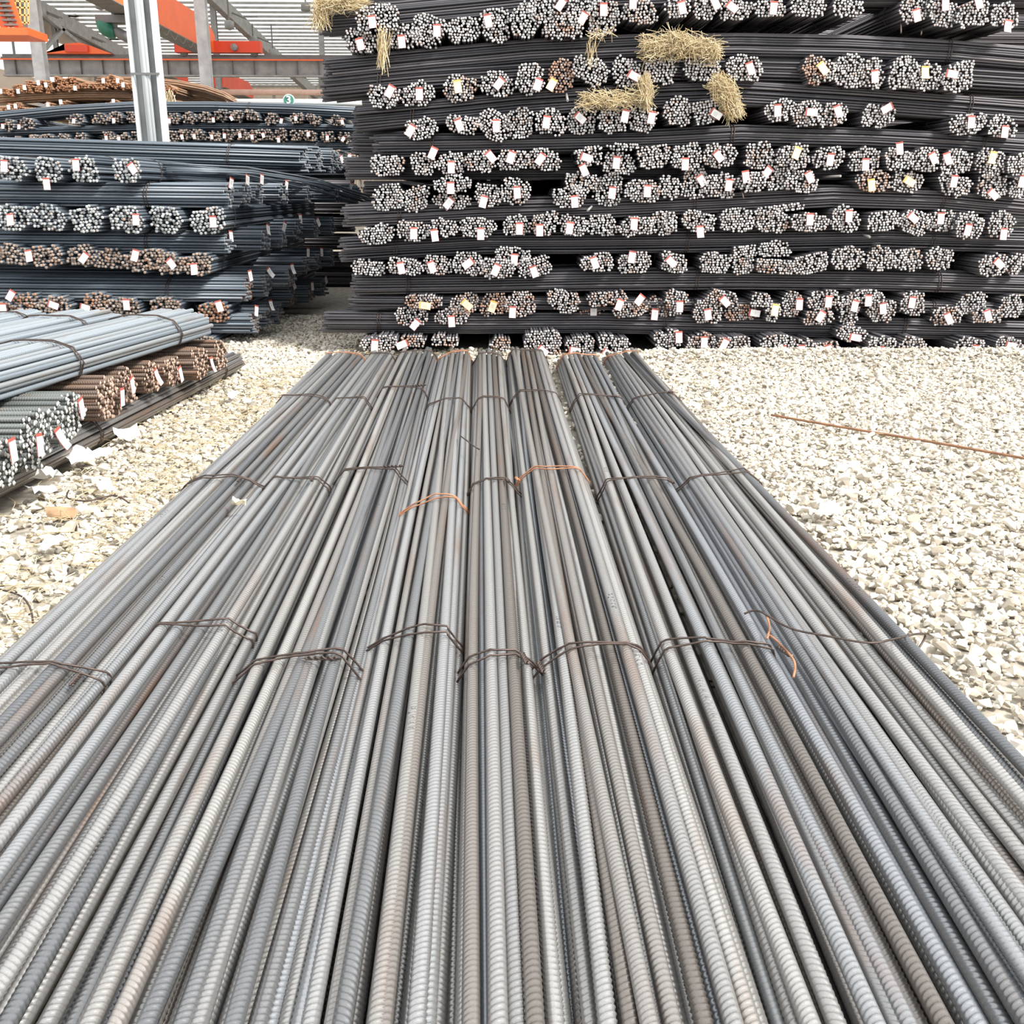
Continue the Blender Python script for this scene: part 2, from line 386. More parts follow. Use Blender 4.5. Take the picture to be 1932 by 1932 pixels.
# ------------------------------------------------------------------ front row: eight bundles of ribbed bars
BEND = {}
def rebar(name, L, r, mats, rib_len, pitch=0.0135, sides=16, bend=0.01, seed=0, ribh=0.0014):
    """one deformed bar along +Y from y=0: two long ribs, crescent cross ribs, chamfered ends"""
    rs = random.Random(seed)
    ys = []; hs = []
    s = 0.004
    while s < rib_len:
        for t, h in ((0.0, 0.0), (0.64, 0.0), (0.83, 1.0)): ys.append(s + t * pitch); hs.append(h)
        s += pitch
    while s < L: ys.append(s); hs.append(0.25); s += 0.25
    ys.append(L); hs.append(0)
    ys = np.array(ys); hs = np.array(hs); m = len(ys)
    a = np.arange(sides) / sides * 2 * math.pi
    lr = (np.abs(np.abs(np.cos(a)) - 1) < 1e-6).astype(float)           # the two long ribs
    cres = np.clip(np.abs(np.sin(a)), 0, 1) ** 0.6
    skew = np.where(np.sin(a) >= 0, 1, 1) * np.cos(a) * r * 0.5
    R = r + hs[:, None] * ribh * cres[None] * (1 - lr[None]) + lr[None] * 0.0021
    p1, p2 = rs.uniform(0, 6.28), rs.uniform(0, 6.28); f1 = rs.uniform(0.5, 0.9)
    bx = bend * (np.sin(ys * f1 + p1) - math.sin(p1)) ; bz = bend * 0.35 * (np.sin(ys * 0.8 + p2) - math.sin(p2))
    BEND[(name, seed)] = lambda y: (bend * (math.sin(y * f1 + p1) - math.sin(p1)), bend * 0.35 * (math.sin(y * 0.8 + p2) - math.sin(p2)))
    Yv = ys[:, None] + skew[None] * (ys > 0.01)[:, None] * (ys < L - 0.02)[:, None]
    V = np.stack([R * np.cos(a)[None] + bx[:, None], Yv, R * np.sin(a)[None] + bz[:, None]], -1).reshape(-1, 3)
    i = (np.arange(m - 1) * sides)[:, None]; k = np.arange(sides)[None]; k2 = (k + 1) % sides
    Q = np.stack([i + k, i + sides + k, i + sides + k2, i + k2], -1).reshape(-1, 4)[:, ::-1]
    n = len(V); V = np.concatenate([V, [[bx[0], -0.004, bz[0]], [bx[-1], L + 0.004, bz[-1]]]])
    T = [(n, k, (k + 1) % sides) for k in range(sides)] + [(n + 1, (m - 1) * sides + (k + 1) % sides, (m - 1) * sides + k) for k in range(sides)]
    return mk_mesh(name, V, Q, T, mats, 0, min(1, len(mats) - 1))
R_BAR = 0.0155; Y0 = -1.3; L_BAR = 10.2
FB = [rebar('bar', L_BAR, R_BAR, [M['steel'], M['steel']], L_BAR - .02, pitch=[0.0150, 0.0138, 0.0160, 0.0150, 0.0132, 0.0155][i], bend=[0.008, 0.012, 0.004, 0.010, 0.006, 0.014][i], seed=i,
            ribh=[0.0027, 0.0018, 0.0030, 0.0024, 0.0017, 0.0027][i]) for i in range(6)]
# (x of left edge, x of right edge) at the far end and near the camera, far end y, tie distances, look
FRONT = [
    dict(xa=(-1.36, -0.99), xb=(-1.52, -1.14), ye=8.98, ties=(8.75, 6.85, 4.78, 2.72), lab='leftmost of the eight long rebar bundles on the gravel, bluish bars'),
    dict(xa=(-0.985, -0.735), xb=(-1.11, -0.74), ye=8.96, ties=(8.72, 6.75, 4.74, 3.0), lab='second from left of the eight long rebar bundles on the gravel'),
    dict(xa=(-0.74, -0.395), xb=(-0.73, -0.37), ye=9.12, ties=(8.86, 7.15, 4.92, 2.76), lab='third from left of the eight long rebar bundles, tie knot on top'),
    dict(xa=(-0.38, -0.09), xb=(-0.36, -0.08), ye=9.08, ties=(8.85, 6.75, 4.40, 2.95), lab='fourth from left of the eight long rebar bundles, orange rusty tie'),
    dict(xa=(-0.07, 0.19), xb=(-0.065, 0.15), ye=8.98, ties=(8.72, 6.75, 4.70, 2.76), lab='narrow fifth from left of the eight long rebar bundles'),
    dict(xa=(0.215, 0.56), xb=(0.14, 0.49), ye=9.10, ties=(8.85, 6.95, 4.88, 2.80), lab='sixth from left of the eight long rebar bundles, half rusty tie'),
    dict(xa=(0.645, 1.01), xb=(0.49, 0.85), ye=8.85, ties=(8.62, 6.80, 4.68, 2.80), lab='seventh from left of the eight long rebar bundles on the gravel'),
    dict(xa=(1.06, 1.38), xb=(0.87, 1.36), ye=9.05, ties=(8.80, 6.90, 4.80), lab='rightmost of the eight long rebar bundles, loose bars beside white gravel'),
]
MARKS = ['EP D M W U U M', 'E4 H D', 'D J C E H', 'EP D M', 'H 4 E', 'E E M D']
_TXT = {}
def text_mesh(body, name, mat, **kw):
    if (body, name) in _TXT: return _TXT[(body, name)]
    c = bpy.data.curves.new(name, 'FONT'); c.body = body; c.resolution_u = 2
    for a, v in kw.items(): setattr(c, a, v)
    t = bpy.data.objects.new(name, c); COL.objects.link(t)
    me = bpy.data.meshes.new_from_object(t.evaluated_get(bpy.context.evaluated_depsgraph_get()))
    bpy.data.objects.remove(t); bpy.data.curves.remove(c)
    me.name = name; me.materials.clear(); me.materials.append(mat); _TXT[(body, name)] = me
    return me
def front_bundle(bi, d):
    t = thing('rebar_bundle', d['lab'], 'rebar bundle', ((d['xa'][0] + d['xa'][1] + d['xb'][0] + d['xb'][1]) / 4, 4.0, 0), 'long rebar bundles on the gravel')
    org = Vector(t.location)
    bars = []                                        # (x_far, z_far, x_near, z_near)
    wa = d['xa'][1] - d['xa'][0]; wb = d['xb'][1] - d['xb'][0]
    n = max(6, int(min(wa, wb) / (2 * R_BAR + 0.0035)))
    rs = random.Random(50 + bi)
    for layer in range(4):
        k = [n + 1, n, n - 1 if n > 7 else n, max(5, n - 2 - (n > 8))][layer]
        inset = [-0.5, 0.0, 0.5, 1.25][layer] * R_BAR * 1.6
        zb = 0.012 + R_BAR + layer * 0.0275 + (.003 if layer == 3 else 0)
        ord_far = list(range(k))
        if layer == 3:                               # a few bars wander across their neighbours
            for _ in range(2):
                q = rs.randrange(k - 1); ord_far[q], ord_far[q + 1] = ord_far[q + 1], ord_far[q]
        for j in range(k):
            u = (j + 0.5) / k + rs.uniform(-.12, .12) / k; uf = (ord_far[j] + 0.5) / k + rs.uniform(-.16, .16) / k
            xf = d['xa'][0] + inset + uf * (wa - 2 * inset); xn = d['xb'][0] + inset + u * (wb - 2 * inset)
            arch = 0.011 * (1 - (2 * u - 1) ** 2) if layer > 0 else 0
            dz = rs.uniform(-.004, .004) if layer < 3 else rs.uniform(-.004, .014)
            if bi == 7 and layer == 3 and j < 4: continue
            if bi == 3 and layer == 3 and j < 2: continue
            bars.append((xf, zb + arch + dz, xn, zb + arch + dz + rs.uniform(-.003, .003), layer))
    yref = 1.38
    placed = []
    for (xf, zf, xn, zn, layer) in bars:
        ye = d['ye'] + rs.uniform(-.10, .07)
        yaw = math.atan2(-(xf - xn), 8.7 - yref); tilt = math.atan2(zf - zn, 8.7 - yref)
        y0 = ye - L_BAR; x0 = xn - math.tan(-yaw) * (yref - y0); z0 = zn - math.tan(tilt) * (yref - y0)
        fi = rs.randrange(6); o = bpy.data.objects.new('bar', FB[fi]); COL.objects.link(o); o.parent = t
        o.location = Vector((x0, y0, z0)) - org
        roll = rs.choice([0, 0.25, -0.3, 1.57, 1.2, 2.8, 3.3, 0.6, -0.7])
        placed.append((xf, zf, xn, zn, fi, roll, y0))
        o.rotation_mode = 'QUATERNION'
        o.rotation_quaternion = (Matrix.Rotation(yaw, 3, 'Z') @ Matrix.Rotation(tilt, 3, 'X') @ Matrix.Rotation(roll, 3, 'Y')).to_quaternion()
        if layer == 3 and rs.random() < 0.45:        # raised rolling marks
            k = bpy.data.objects.new('rolled_mark', text_mesh(rs.choice(MARKS), 'rolled_mark', M['steel'], size=0.021, extrude=0.0030, space_character=1.5)); COL.objects.link(k); k.parent = o
            my = rs.uniform(2.4, 5.2) - y0
            # text reads along the bar, on its upper side whatever the bar's roll
            k.rotation_mode = 'QUATERNION'
            q = Matrix.Rotation(-roll, 3, 'Y') @ Matrix.Rotation(-math.pi / 2, 3, 'Z')
            k.rotation_quaternion = q.to_quaternion()
            k.location = Matrix.Rotation(-roll, 3, 'Y') @ Vector((-0.0075, 0, R_BAR - 0.0022)) + Vector((BEND[('bar', fi)](my)[0], my, BEND[('bar', fi)](my)[1]))
    def section(y):
        s = (y - yref) / (8.7 - yref)
        out = []
        for xf, zf, xn, zn, fi, roll, y0 in placed:
            bx, bz = BEND[('bar', fi)](y - y0); c, q = math.cos(roll), math.sin(roll)
            out.append((xn + (xf - xn) * s + bx * c + bz * q, zn + (zf - zn) * s - bx * q + bz * c))
        return out
    for ti, ty in enumerate(list(d['ties']) + [0.3]):
        sec = section(ty); rusty = (bi == 3 and ti == 2) or (bi in (3, 0, 6, 7) and ti == 0) or (bi == 5 and ti == 2)
        mat = M['wire_rust'] if rusty else M['wire']
        lo = tie_loop(sec, R_BAR, 0.004, 0.035, 0.004)
        zmax = max(z for _, z in lo)
        ph = rs.uniform(0, 6); sl = rs.uniform(-0.10, 0.10)
        for w in (0, 1):
            pts = []
            xm = sum(p[0] for p in lo) / len(lo)
            for i, (x, z) in enumerate(lo):
                yy = ty + (0.016 if w else -0.016) * (1 + 0.6 * math.sin(x * 14 + ph)) + sl * (x - xm) * 1.2 - (z - zmax) * 0.25 * (1 if w else 0.6)
                top = max(0, (z - zmax * 0.6)) / zmax
                zz = z + top * (0.006 + 0.008 * math.sin(x * 22 + ph + w)) * (2.2 if (bi == 3 and ti >= 2) else 1)
                pts.append((x - org.x, yy - org.y, max(0.006, zz)))
            obj('wire_tie', wire_mesh('wire_tie', pts, 0.0036, mat, True), t)
        # twisted ends of the wire
        kx = {2: d['xa'][1] - 0.10 if ti < 3 else -0.52, 5: 0.16, 0: -1.16}.get(bi, (d['xa'][0] + d['xa'][1]) / 2 + 0.05)
        if ti >= 1 and ti < 4 and (bi in (0, 2, 5, 6) and ti in (2, 3) or rs.random() < 0.3):
            kz = max(z for x, z in sec if abs(x - kx) < 0.05) if any(abs(x - kx) < 0.05 for x, z in sec) else zmax
            for w in (0, 1):
                pts = []
                for i in range(26):
                    s = i / 25; a = s * 16 + w * math.pi
                    pts.append((kx - org.x + (0.10 * s if bi == 2 else 0.01 * s) + 0.005 * math.cos(a), ty - org.y - 0.02 - (0.03 if bi == 2 else 0.09) * s, kz + R_BAR + 0.012 + 0.005 * math.sin(a) + 0.012 * s))
                obj('tie_knot', wire_mesh('tie_knot', pts, 0.0034, mat), t)
    return bars
for bi, d in enumerate(FRONT): front_bundle(bi, d)

def free_wire(label, pts, r, mat, cat='wire', name='loose_wire'):
    out = []
    for i in range(len(pts) - 1):                    # Catmull-Rom through the measured points
        p0, p1, p2, p3 = [Vector(pts[max(0, min(len(pts) - 1, j))]) for j in (i - 1, i, i + 1, i + 2)]
        for k in range(6):
            t = k / 6; out.append(0.5 * ((2 * p1) + (p2 - p0) * t + (2 * p0 - 5 * p1 + 4 * p2 - p3) * t * t + (3 * p1 - p0 - 3 * p2 + p3) * t ** 3))
    out.append(Vector(pts[-1])); o = Vector(out[0])
    return obj(name, wire_mesh(name, [p - o for p in out], r, mat), None, o, label=label, category=cat)
free_wire('long dark tie wire lying slack across the rightmost front bundle',
          [P(1404, 1158, z=.17), P(1432, 1153, z=.185), P(1490, 1185, z=.175), P(1560, 1200, z=.172), P(1640, 1213, z=.172), P(1690, 1205, z=.16), P(1745, 1196, z=.10), P(1728, 1232, z=.05)], 0.0036, M['wire'])
free_wire('short rusty hooked wire between the two rightmost front bundles',
          [P(1447, 1160, z=.18), P(1452, 1185, z=.17), P(1447, 1205, z=.165), P(1455, 1200, z=.17), P(1490, 1235, z=.175), P(1500, 1255, z=.165), P(1497, 1278, z=.15)], 0.0036, M['wire_rust'])
free_wire('short twisted wire sticking up between fourth and fifth front bundles',
          [P(868, 822, z=.16), P(882, 832, z=.18), P(895, 842, z=.17), P(905, 848, z=.15)], 0.004, M['wire'])
a, b = P(1455, 783, z=.035), P(1935, 866, z=.035)
free_wire('thin rusty rod lying alone on the white gravel at right', [a, a + (b - a) * .3, a + (b - a) * .7 + Vector((0, 0, .004)), b + (b - a) * .25], 0.0085, M['rod_brown'], 'rod', 'steel_rod')
for k, (q, lab) in enumerate([([(130, 925), (128, 940), (165, 945), (215, 935), (245, 950)], 'bent brown wire on gravel below the crumpled paper'),
                              ([(0, 1112), (40, 1125), (58, 1150), (62, 1175)], 'curled brown wire on gravel at the left edge')]):
    free_wire(lab, [P(x, y, z=.05) for x, y in q], 0.004, M['wire'])
# ------------------------------------------------------------------ tags
def tag_mesh(bent, yellow):
    w, h = 0.066, 0.108
    V = []; Q = []; Mi = []
    def sheet(x0, x1, z0, z1, y, mi, th=0.0012):
        b = len(V); nz = 4
        for i in range(nz + 1):
            z = z0 + (z1 - z0) * i / nz; yy = y - bent * ((z / h) ** 2) * 0.03
            V.extend([(x0, yy, z), (x1, yy, z), (x0, yy + th, z), (x1, yy + th, z)])
        for i in range(nz):
            c = b + i * 4
            Q.extend([(c, c + 1, c + 5, c + 4), (c + 3, c + 2, c + 6, c + 7), (c + 2, c, c + 4, c + 6), (c + 1, c + 3, c + 7, c + 5)]); Mi.extend([mi] * 4)
    sheet(-w / 2, w / 2, -h, 0, 0, 0)
    sheet(-w * .45, w * .45, -h * .985, -h * .14, -0.0022, 1)
    for k in range(4): sheet(-w * .30, w * (.25 - .1 * (k % 2)), -h * (.34 + .09 * k), -h * (.32 + .09 * k), -0.003, 2, .0004)
    return mk_mesh('tag', V, Q, None, [M['tag_orange'] if yellow else M['tag_red'], M['paper_yellow'] if yellow else M['paper'], M['print']], np.array(Mi), None, None, False)
TAGS = {(b, y): tag_mesh(b, y) for b in (0, 1) for y in (False, True)}
def add_tag(parent, loc, ang, yellow=False, s=1.0, yaw=0.0):
    o = bpy.data.objects.new('tag', TAGS[(random.random() < 0.3) * 1, yellow]); COL.objects.link(o); o.parent = parent
    # hangs from its upper end; ang in degrees as seen from the front
    o.rotation_mode = 'QUATERNION'
    m = Matrix.Rotation(yaw, 3, 'Z') @ Matrix.Rotation(math.radians(ang), 3, 'Y') @ Matrix.Rotation(math.radians(random.uniform(-8, 4)), 3, 'X')
    o.rotation_quaternion = m.to_quaternion(); o.scale = (s, s, s)
    o.location = Vector(loc) + m @ Vector((0, 0, 0.054 * s))
    return o

# ------------------------------------------------------------------ packed bundle meshes
def pack(w, h, sp, rs, tilt=0.0, loose=0.0):
    """bar centres (u,v) filling a lumpy outline w by h"""
    ph = [rs.uniform(0, 6.28) for _ in range(3)]; am = [rs.uniform(.02, .10), rs.uniform(.02, .08), rs.uniform(0, .05)]
    ex = rs.uniform(2.2, 3.4); pts = []; row = 0; v = -h * .6
    ct, st = math.cos(tilt), math.sin(tilt)
    while v < h * .6:
        u = -w * .6 + (sp / 2 if row % 2 else 0) + rs.uniform(-.2, .2) * sp
        while u < w * .6:
            uu = u + rs.uniform(-.17, .17) * sp; vv = v + rs.uniform(-.17, .17) * sp
            a = math.atan2(vv, uu); q = 1 + am[0] * math.sin(2 * a + ph[0]) + am[1] * math.sin(3 * a + ph[1]) + am[2] * math.sin(5 * a + ph[2])
            rr = (abs(uu / (w / 2 - sp * .45)) ** ex + abs(vv / (h / 2 - sp * .45)) ** ex) ** (1 / ex)
            if rr < q and rs.random() > loose: pts.append((uu * ct - vv * st, uu * st + vv * ct))
            u += sp
        v += sp * 0.87; row += 1
    return pts
def end_bundle(name, label, group, p, w, h, L, r, sp, mats, rust=0.0, tag=None, tilt=0.0, loose=0.0, sides=6, stagger=0.03, seed=0, tie=True, splay=0.0, tie_mat=None, aim=(0, 0)):
    """bundle seen from its ends, bars run away along +Y from its front at p"""
    rs = random.Random(seed)
    pts = pack(w, h, sp, rs, tilt, loose)
    t = thing(name, label, 'rebar bundle', p, group)
    n = len(pts); c = np.array(pts); f = np.array([abs(rs.gauss(0, stagger)) for _ in range(n)])
    paths = np.zeros((n, 3, 3))
    for i, y in enumerate((0.0, 0.9, L)):
        k = 1 + (splay if i == 0 else 0)
        paths[:, i, 0] = c[:, 0] * k + (RNG.normal(0, .004, n) if i == 0 else 0) + aim[0] * y
        paths[:, i, 2] = c[:, 1] * k + aim[1] * y
        paths[:, i, 1] = y + (f if i == 0 else 0)
    me = tubes(paths, r, sides, 'Y', True, RNG.uniform(0, 1, n), mats=mats)
    b = obj('bars', me, t, kind='stuff'); b.color = (rust, 0, 0, 1)
    if tie:
        lo = tie_loop(pts, r, 0.004, 0.06, 0.003); y = rs.uniform(0.35, 0.7)
        obj('wire_tie', wire_mesh('wire_tie', [(u + aim[0] * y, y + rs.uniform(-.01, .01) + .02 * math.sin(u * 9), v + aim[1] * y) for u, v in lo], 0.0042, tie_mat or M['wire'], True, 4), t)
    if tag:
        tp, ang, yel = tag
        add_tag(t, (tp[0] - p[0], -0.025, tp[2] - p[2]), ang, yel)
    return t
def long_bundle(name, label, group, path, w, h, r, sp, mats, rust=0.0, seed=0, hide_inner=True, sides=6, ties=(), stagger=0.022, tags=()):
    """bundle running along X through the world points of path, left end first"""
    rs = random.Random(seed); pts = pack(w, h, sp, rs)
    path = [Vector(p) for p in path]; t = thing(name, label, 'rebar bundle', path[0], group)
    if hide_inner:
        pts = [p for p in pts if (abs(p[0]) / (w / 2)) ** 2 + (abs(p[1]) / (h / 2)) ** 2 > 0.15 or rs.random() < .5]
    n = len(pts); m = len(path); paths = np.zeros((n, m, 3)); s0 = RNG.normal(0, stagger, n); s1 = RNG.normal(0, stagger, n)
    wa = RNG.normal(0, 0.0012, (n, m))
    for i, p in enumerate(path):
        paths[:, i, 0] = p.x - path[0].x + (s0 if i == 0 else (s1 if i == m - 1 else 0))
        paths[:, i, 1] = p.y - path[0].y + np.array([q[0] for q in pts])
        paths[:, i, 2] = p.z - path[0].z + np.array([q[1] for q in pts]) + wa[:, i]
    b = obj('bars', tubes(paths, r, sides, 'X', True, RNG.uniform(0, 1, n), mats=mats), t, kind='stuff'); b.color = (rust, 0, 0, 1)
    for x in ties:
        for i in range(m - 1):
            if path[i].x <= x <= path[i + 1].x:
                s = (x - path[i].x) / (path[i + 1].x - path[i].x); q = path[i].lerp(path[i + 1], s) - path[0]
                for dx in (-.012, .012):
                    lo = tie_loop(pts, r, 0.004, 0.05, 0.003)
                    obj('wire_tie', wire_mesh('wire_tie', [(q.x + dx + .1 * v, q.y + u, q.z + v) for u, v in lo], 0.0042, M['wire'], True, 4), t)
    return t

# ------------------------------------------------------------------ the big stack at right
YS = 9.6
# crop frames the bundle ends were measured in: origin and scale
CR = {'A': (600, 0, 2.8836), 'B': (1260, 0, 2.875), 'C': (600, 330, 2.8836), 'D': (1260, 330, 2.875)}
# tier -> list of (crop, cx, cy, w, h, tag or None, rust, options)   tag = (x, y, angle[, yellow])
TIERS = [
 ('top', [
  ('A',325,98,215,150,(297,122,-8),0),('A',228,222,180,120,(232,243,-15),0),('A',470,200,175,120,(456,228,-5),0),('A',597,165,185,160,(648,170,0),0),
  ('A',787,158,195,125,None,0),('A',965,132,165,160,(925,115,-12),0),('A',1120,112,145,190,None,0),('A',1215,45,150,145,(1320,25,35),0),
  ('A',1330,138,205,140,None,.22),('A',1440,40,180,120,(1440,100,30),.05),('A',1555,90,185,180,(1552,55,0),.16),('A',1755,62,190,130,(1712,15,0),.16),
  ('B',60,40,140,110,(75,43,-15),0),('B',205,45,135,115,(255,18,-30),0),('B',365,50,170,110,(345,42,-50),0),('B',558,40,185,100,(570,45,3),0),
  ('B',762,38,190,105,None,0),('B',975,38,180,100,None,0),('B',1345,45,185,130,(1345,85,-18),.12),('B',1500,65,180,140,(1500,25,-5),0),
  ('B',1665,75,165,140,(1680,15,-20),.1),('B',1830,85,155,130,(1835,145,10),.12)]),
 ('second', [
  ('A',355,525,180,120,(392,497,30),0),('A',545,510,190,125,(552,512,0),.05),('A',770,480,190,130,(760,472,-10,1),.18),('A',975,455,190,135,(985,455,40),.03),
  ('A',1155,428,155,160,(1195,462,20),0),('A',1325,410,150,165,(1270,462,30,1),.42),('A',1485,385,215,130,None,0),('A',1680,390,165,150,(1715,415,-60),0),
  ('A',1868,385,170,140,None,0),('B',185,370,190,130,None,0),('B',418,368,195,130,(445,372,-20),0),('B',820,380,170,150,(835,372,-35,1),.3),
  ('B',985,385,195,160,None,0),('B',1120,400,120,150,(1118,415,-8),0),('B',1285,395,160,165,None,.05),('B',1415,415,165,150,(1388,395,0,1),0),
  ('B',1585,415,170,155,(1535,403,-85),0)]),
 ('third', [
  ('A',560,700,190,115,(505,710,30),0),('A',790,680,200,100,(768,680,-20),0),('A',955,680,185,140,(970,685,0),0),('A',1098,670,165,150,None,.05),
  ('A',1265,665,165,140,(1242,665,8),.03),('A',1435,655,165,140,(1425,642,-50),0),('A',1605,648,155,150,(1668,632,12),0),('A',1765,640,165,140,(1812,640,10),0),
  ('B',55,605,150,150,None,.05),('B',220,605,180,125,(258,620,-60),0),('B',610,600,175,115,(592,600,-5),0),('B',757,615,165,130,(775,610,-90),.03),
  ('B',900,620,155,120,(918,605,-20),0),('B',1140,630,185,120,(1185,588,60),0),('B',1635,670,185,115,(1640,662,0),0),('B',1820,685,175,115,(1822,715,3),0)]),
 ('fourth', [
  ('A',375,900,180,115,None,0),('A',572,893,150,120,(625,833,25),.05),('A',728,893,160,125,(725,910,0),.04),('A',885,880,160,120,(940,852,-40),.08),
  ('A',1058,870,165,115,(1050,855,20),.05),('A',1230,868,180,120,(1210,865,35),.03),('A',1475,850,150,110,(1458,858,-70),0),('A',1635,887,185,122,(1622,885,5),0),
  ('A',1655,797,190,34,None,0),('A',1828,852,180,125,None,.05),('B',105,850,160,140,(92,890,0),.05),('B',282,845,170,130,(272,848,-40),.03),
  ('B',500,845,170,135,None,.12),('B',685,848,180,125,(695,830,20,1),.05),('B',875,858,185,120,(877,865,5),0),('B',1072,865,175,120,(1068,893,0),0),
  ('B',1250,865,150,120,(1252,805,-10),0),('B',1400,865,150,130,(1435,858,-30),0),('B',1570,875,175,125,(1510,860,-20),0),('B',1755,880,160,140,(1755,855,10,1),0),
  ('B',1905,890,125,120,None,0)]),
 ('fifth', [
  ('C',380,122,170,140,None,0),('C',528,130,165,125,None,.08),('C',735,50,210,95,(722,72,0),0),('C',725,142,210,95,(712,152,40),.03),
  ('C',925,112,165,120,(900,145,15),.03),('C',1075,88,160,145,(1083,95,-5),0),('C',1435,38,170,105,(1445,-27,-25),.05),('C',1372,118,180,118,(1395,145,-5),.03),
  ('C',1580,80,165,165,(1598,97,8),0),('C',1762,88,180,120,(1790,88,3),.05),('D',15,70,130,130,None,.03),('D',150,42,145,160,(180,30,-35),.05),
  ('D',290,58,180,135,(328,55,5),.06),('D',460,38,160,110,(420,10,-10),0),('D',590,15,150,130,(535,-14,35),0),('D',722,32,170,125,(765,12,-30),0),
  ('D',1125,35,190,120,(1100,55,-10,1),.28),('D',1300,40,180,110,(1305,35,-60,1),0),('D',1560,55,190,115,(1547,35,5),0),('D',1765,60,175,130,(1758,105,-50),.04),
  ('D',1900,70,95,110,(1915,35,10),0)]),
 ('sixth', [
  ('C',320,325,180,110,None,0),('C',515,305,170,115,(522,318,0),.03),('C',680,290,165,105,(635,328,-8),.06),('C',865,285,195,110,(885,320,0),.04),
  ('C',1080,275,155,110,(1095,292,0),.03),('C',1236,268,150,125,(1205,300,0),.08),('C',1390,275,155,115,(1368,288,8),.08),('C',1545,275,155,120,None,0),
  ('C',1730,280,190,110,(1718,265,3),.03),('C',1872,262,140,130,None,.05),('D',15,255,90,110,None,0),('D',170,255,190,115,(172,308,-3),.05),
  ('D',375,245,185,130,None,0),('D',610,185,270,55,None,0),('D',570,255,200,110,None,.05),('D',770,258,195,105,(767,240,0),.05),
  ('D',965,240,165,140,(978,222,0),0),('D',1172,250,175,110,None,0),('D',1340,258,180,125,(1325,232,-50),.03),('D',1500,250,170,115,(1475,235,0),.03),
  ('D',1640,275,160,150,(1622,297,8),0),('D',1815,270,160,130,(1815,320,3),.04)]),
 ('seventh', [
  ('C',270,508,195,90,None,0),('C',468,498,185,100,(453,505,-12),.02),('C',650,490,170,110,(620,500,-20),.05),('C',815,485,160,130,(817,480,55),0),
  ('C',970,510,190,108,(967,515,25),.06),('C',1055,440,210,95,(1067,460,5),.02),('C',1180,503,185,112,(1175,525,-20),.03),('C',1525,478,175,105,(1503,475,-20),.03),
  ('C',1725,478,185,115,(1705,445,10),.02),('D',35,478,150,110,(15,470,-45),.02),('D',255,480,180,110,None,.04),('D',412,460,140,150,None,.06),
  ('D',585,405,195,90,None,.03),('D',580,497,195,88,None,.14),('D',780,482,185,108,None,.04),('D',980,452,180,125,None,.06),
  ('D',1155,455,150,130,None,.08),('D',1305,460,175,115,None,.04),('D',1478,455,160,120,None,.02),('D',1775,490,170,120,(1790,480,-50),0),('D',1900,485,90,115,None,.06)]),
 ('eighth', [
  ('C',575,690,195,88,(582,710,-85,1),.16),('C',800,702,165,110,(810,705,-50,1),.16),('C',960,705,140,130,(950,715,20,1),.28),('C',1100,705,165,135,(1058,745,3),.14),
  ('C',510,768,190,108,(530,812,40),.06),('C',730,768,195,100,(727,795,-3),.1),('C',1340,690,175,125,None,.1),('C',1490,722,160,85,(1498,737,0),.3),
  ('C',1580,675,205,88,(1638,705,20),.14),('C',1700,738,180,85,(1747,678,40),.12),('C',1850,720,140,110,(1830,757,5),.25),('D',45,690,130,130,(62,712,0),.12),
  ('D',215,742,160,125,(215,755,-10),.12),('D',300,668,170,85,(307,685,-45),.14),('D',400,748,185,95,(467,748,-85),.24),('D',515,680,125,85,None,.05),
  ('D',572,745,85,110,(577,730,10,1),.08),('D',676,705,115,130,(710,700,0),.06),('D',850,680,170,105,(868,685,3),.06),('D',820,772,170,95,(825,765,30),.16),
  ('D',985,735,120,160,(1008,708,15),.06),('D',1080,662,190,85,(1083,680,0),.05),('D',1168,742,175,110,(1162,722,-8),.08),('D',1335,700,140,130,(1320,690,8),.06),
  ('D',1515,768,170,105,(1515,775,-25),.12),('D',1655,700,165,118,None,0),('D',1735,768,160,85,(1730,760,-20),.14),('D',1870,715,140,120,None,.03)]),
 ('lowest', [
  ('C',335,922,195,95,(310,925,5),.06),('C',512,908,150,75,(460,920,70),.1),('C',690,905,150,70,None,.12),('C',990,930,120,90,None,.2),
  ('C',1225,898,190,108,(1222,955,-50),.03),('C',1275,965,90,85,None,.16),('C',1430,930,170,105,(1395,955,-80),.02),('C',1610,925,165,105,(1575,970,-60),.02),
  ('D',5,897,150,110,(58,878,-3),.05),('D',185,915,170,105,(195,905,0),.14),('D',360,920,180,100,(305,915,25),.12),('D',600,920,170,105,(625,955,-15),.08),
  ('D',740,930,130,90,(720,950,0),.12),('D',868,938,150,75,(868,948,-20),.28),('D',1000,862,170,85,(1012,880,-80),.04),('D',1160,930,160,110,(1150,960,-10),.06),
  ('D',1330,930,160,100,(1310,963,-70),.02),('D',1650,935,180,100,(1660,950,5),.04),('D',1850,930,160,105,(1855,925,-80),.02)]),
]
seed = 100
ROT = {('A', 1485): -.25, ('A', 1120): 0.0, ('A', 955): -.5, ('B', 820): .15, ('A', 597): -.3, ('D', 1340): -.35, ('C', 528): .25, ('D', 300): -.2, ('C', 1180): .3, ('D', 780): .2, ('A', 1765): -.2, ('A', 560): .15, ('B', 220): .15}
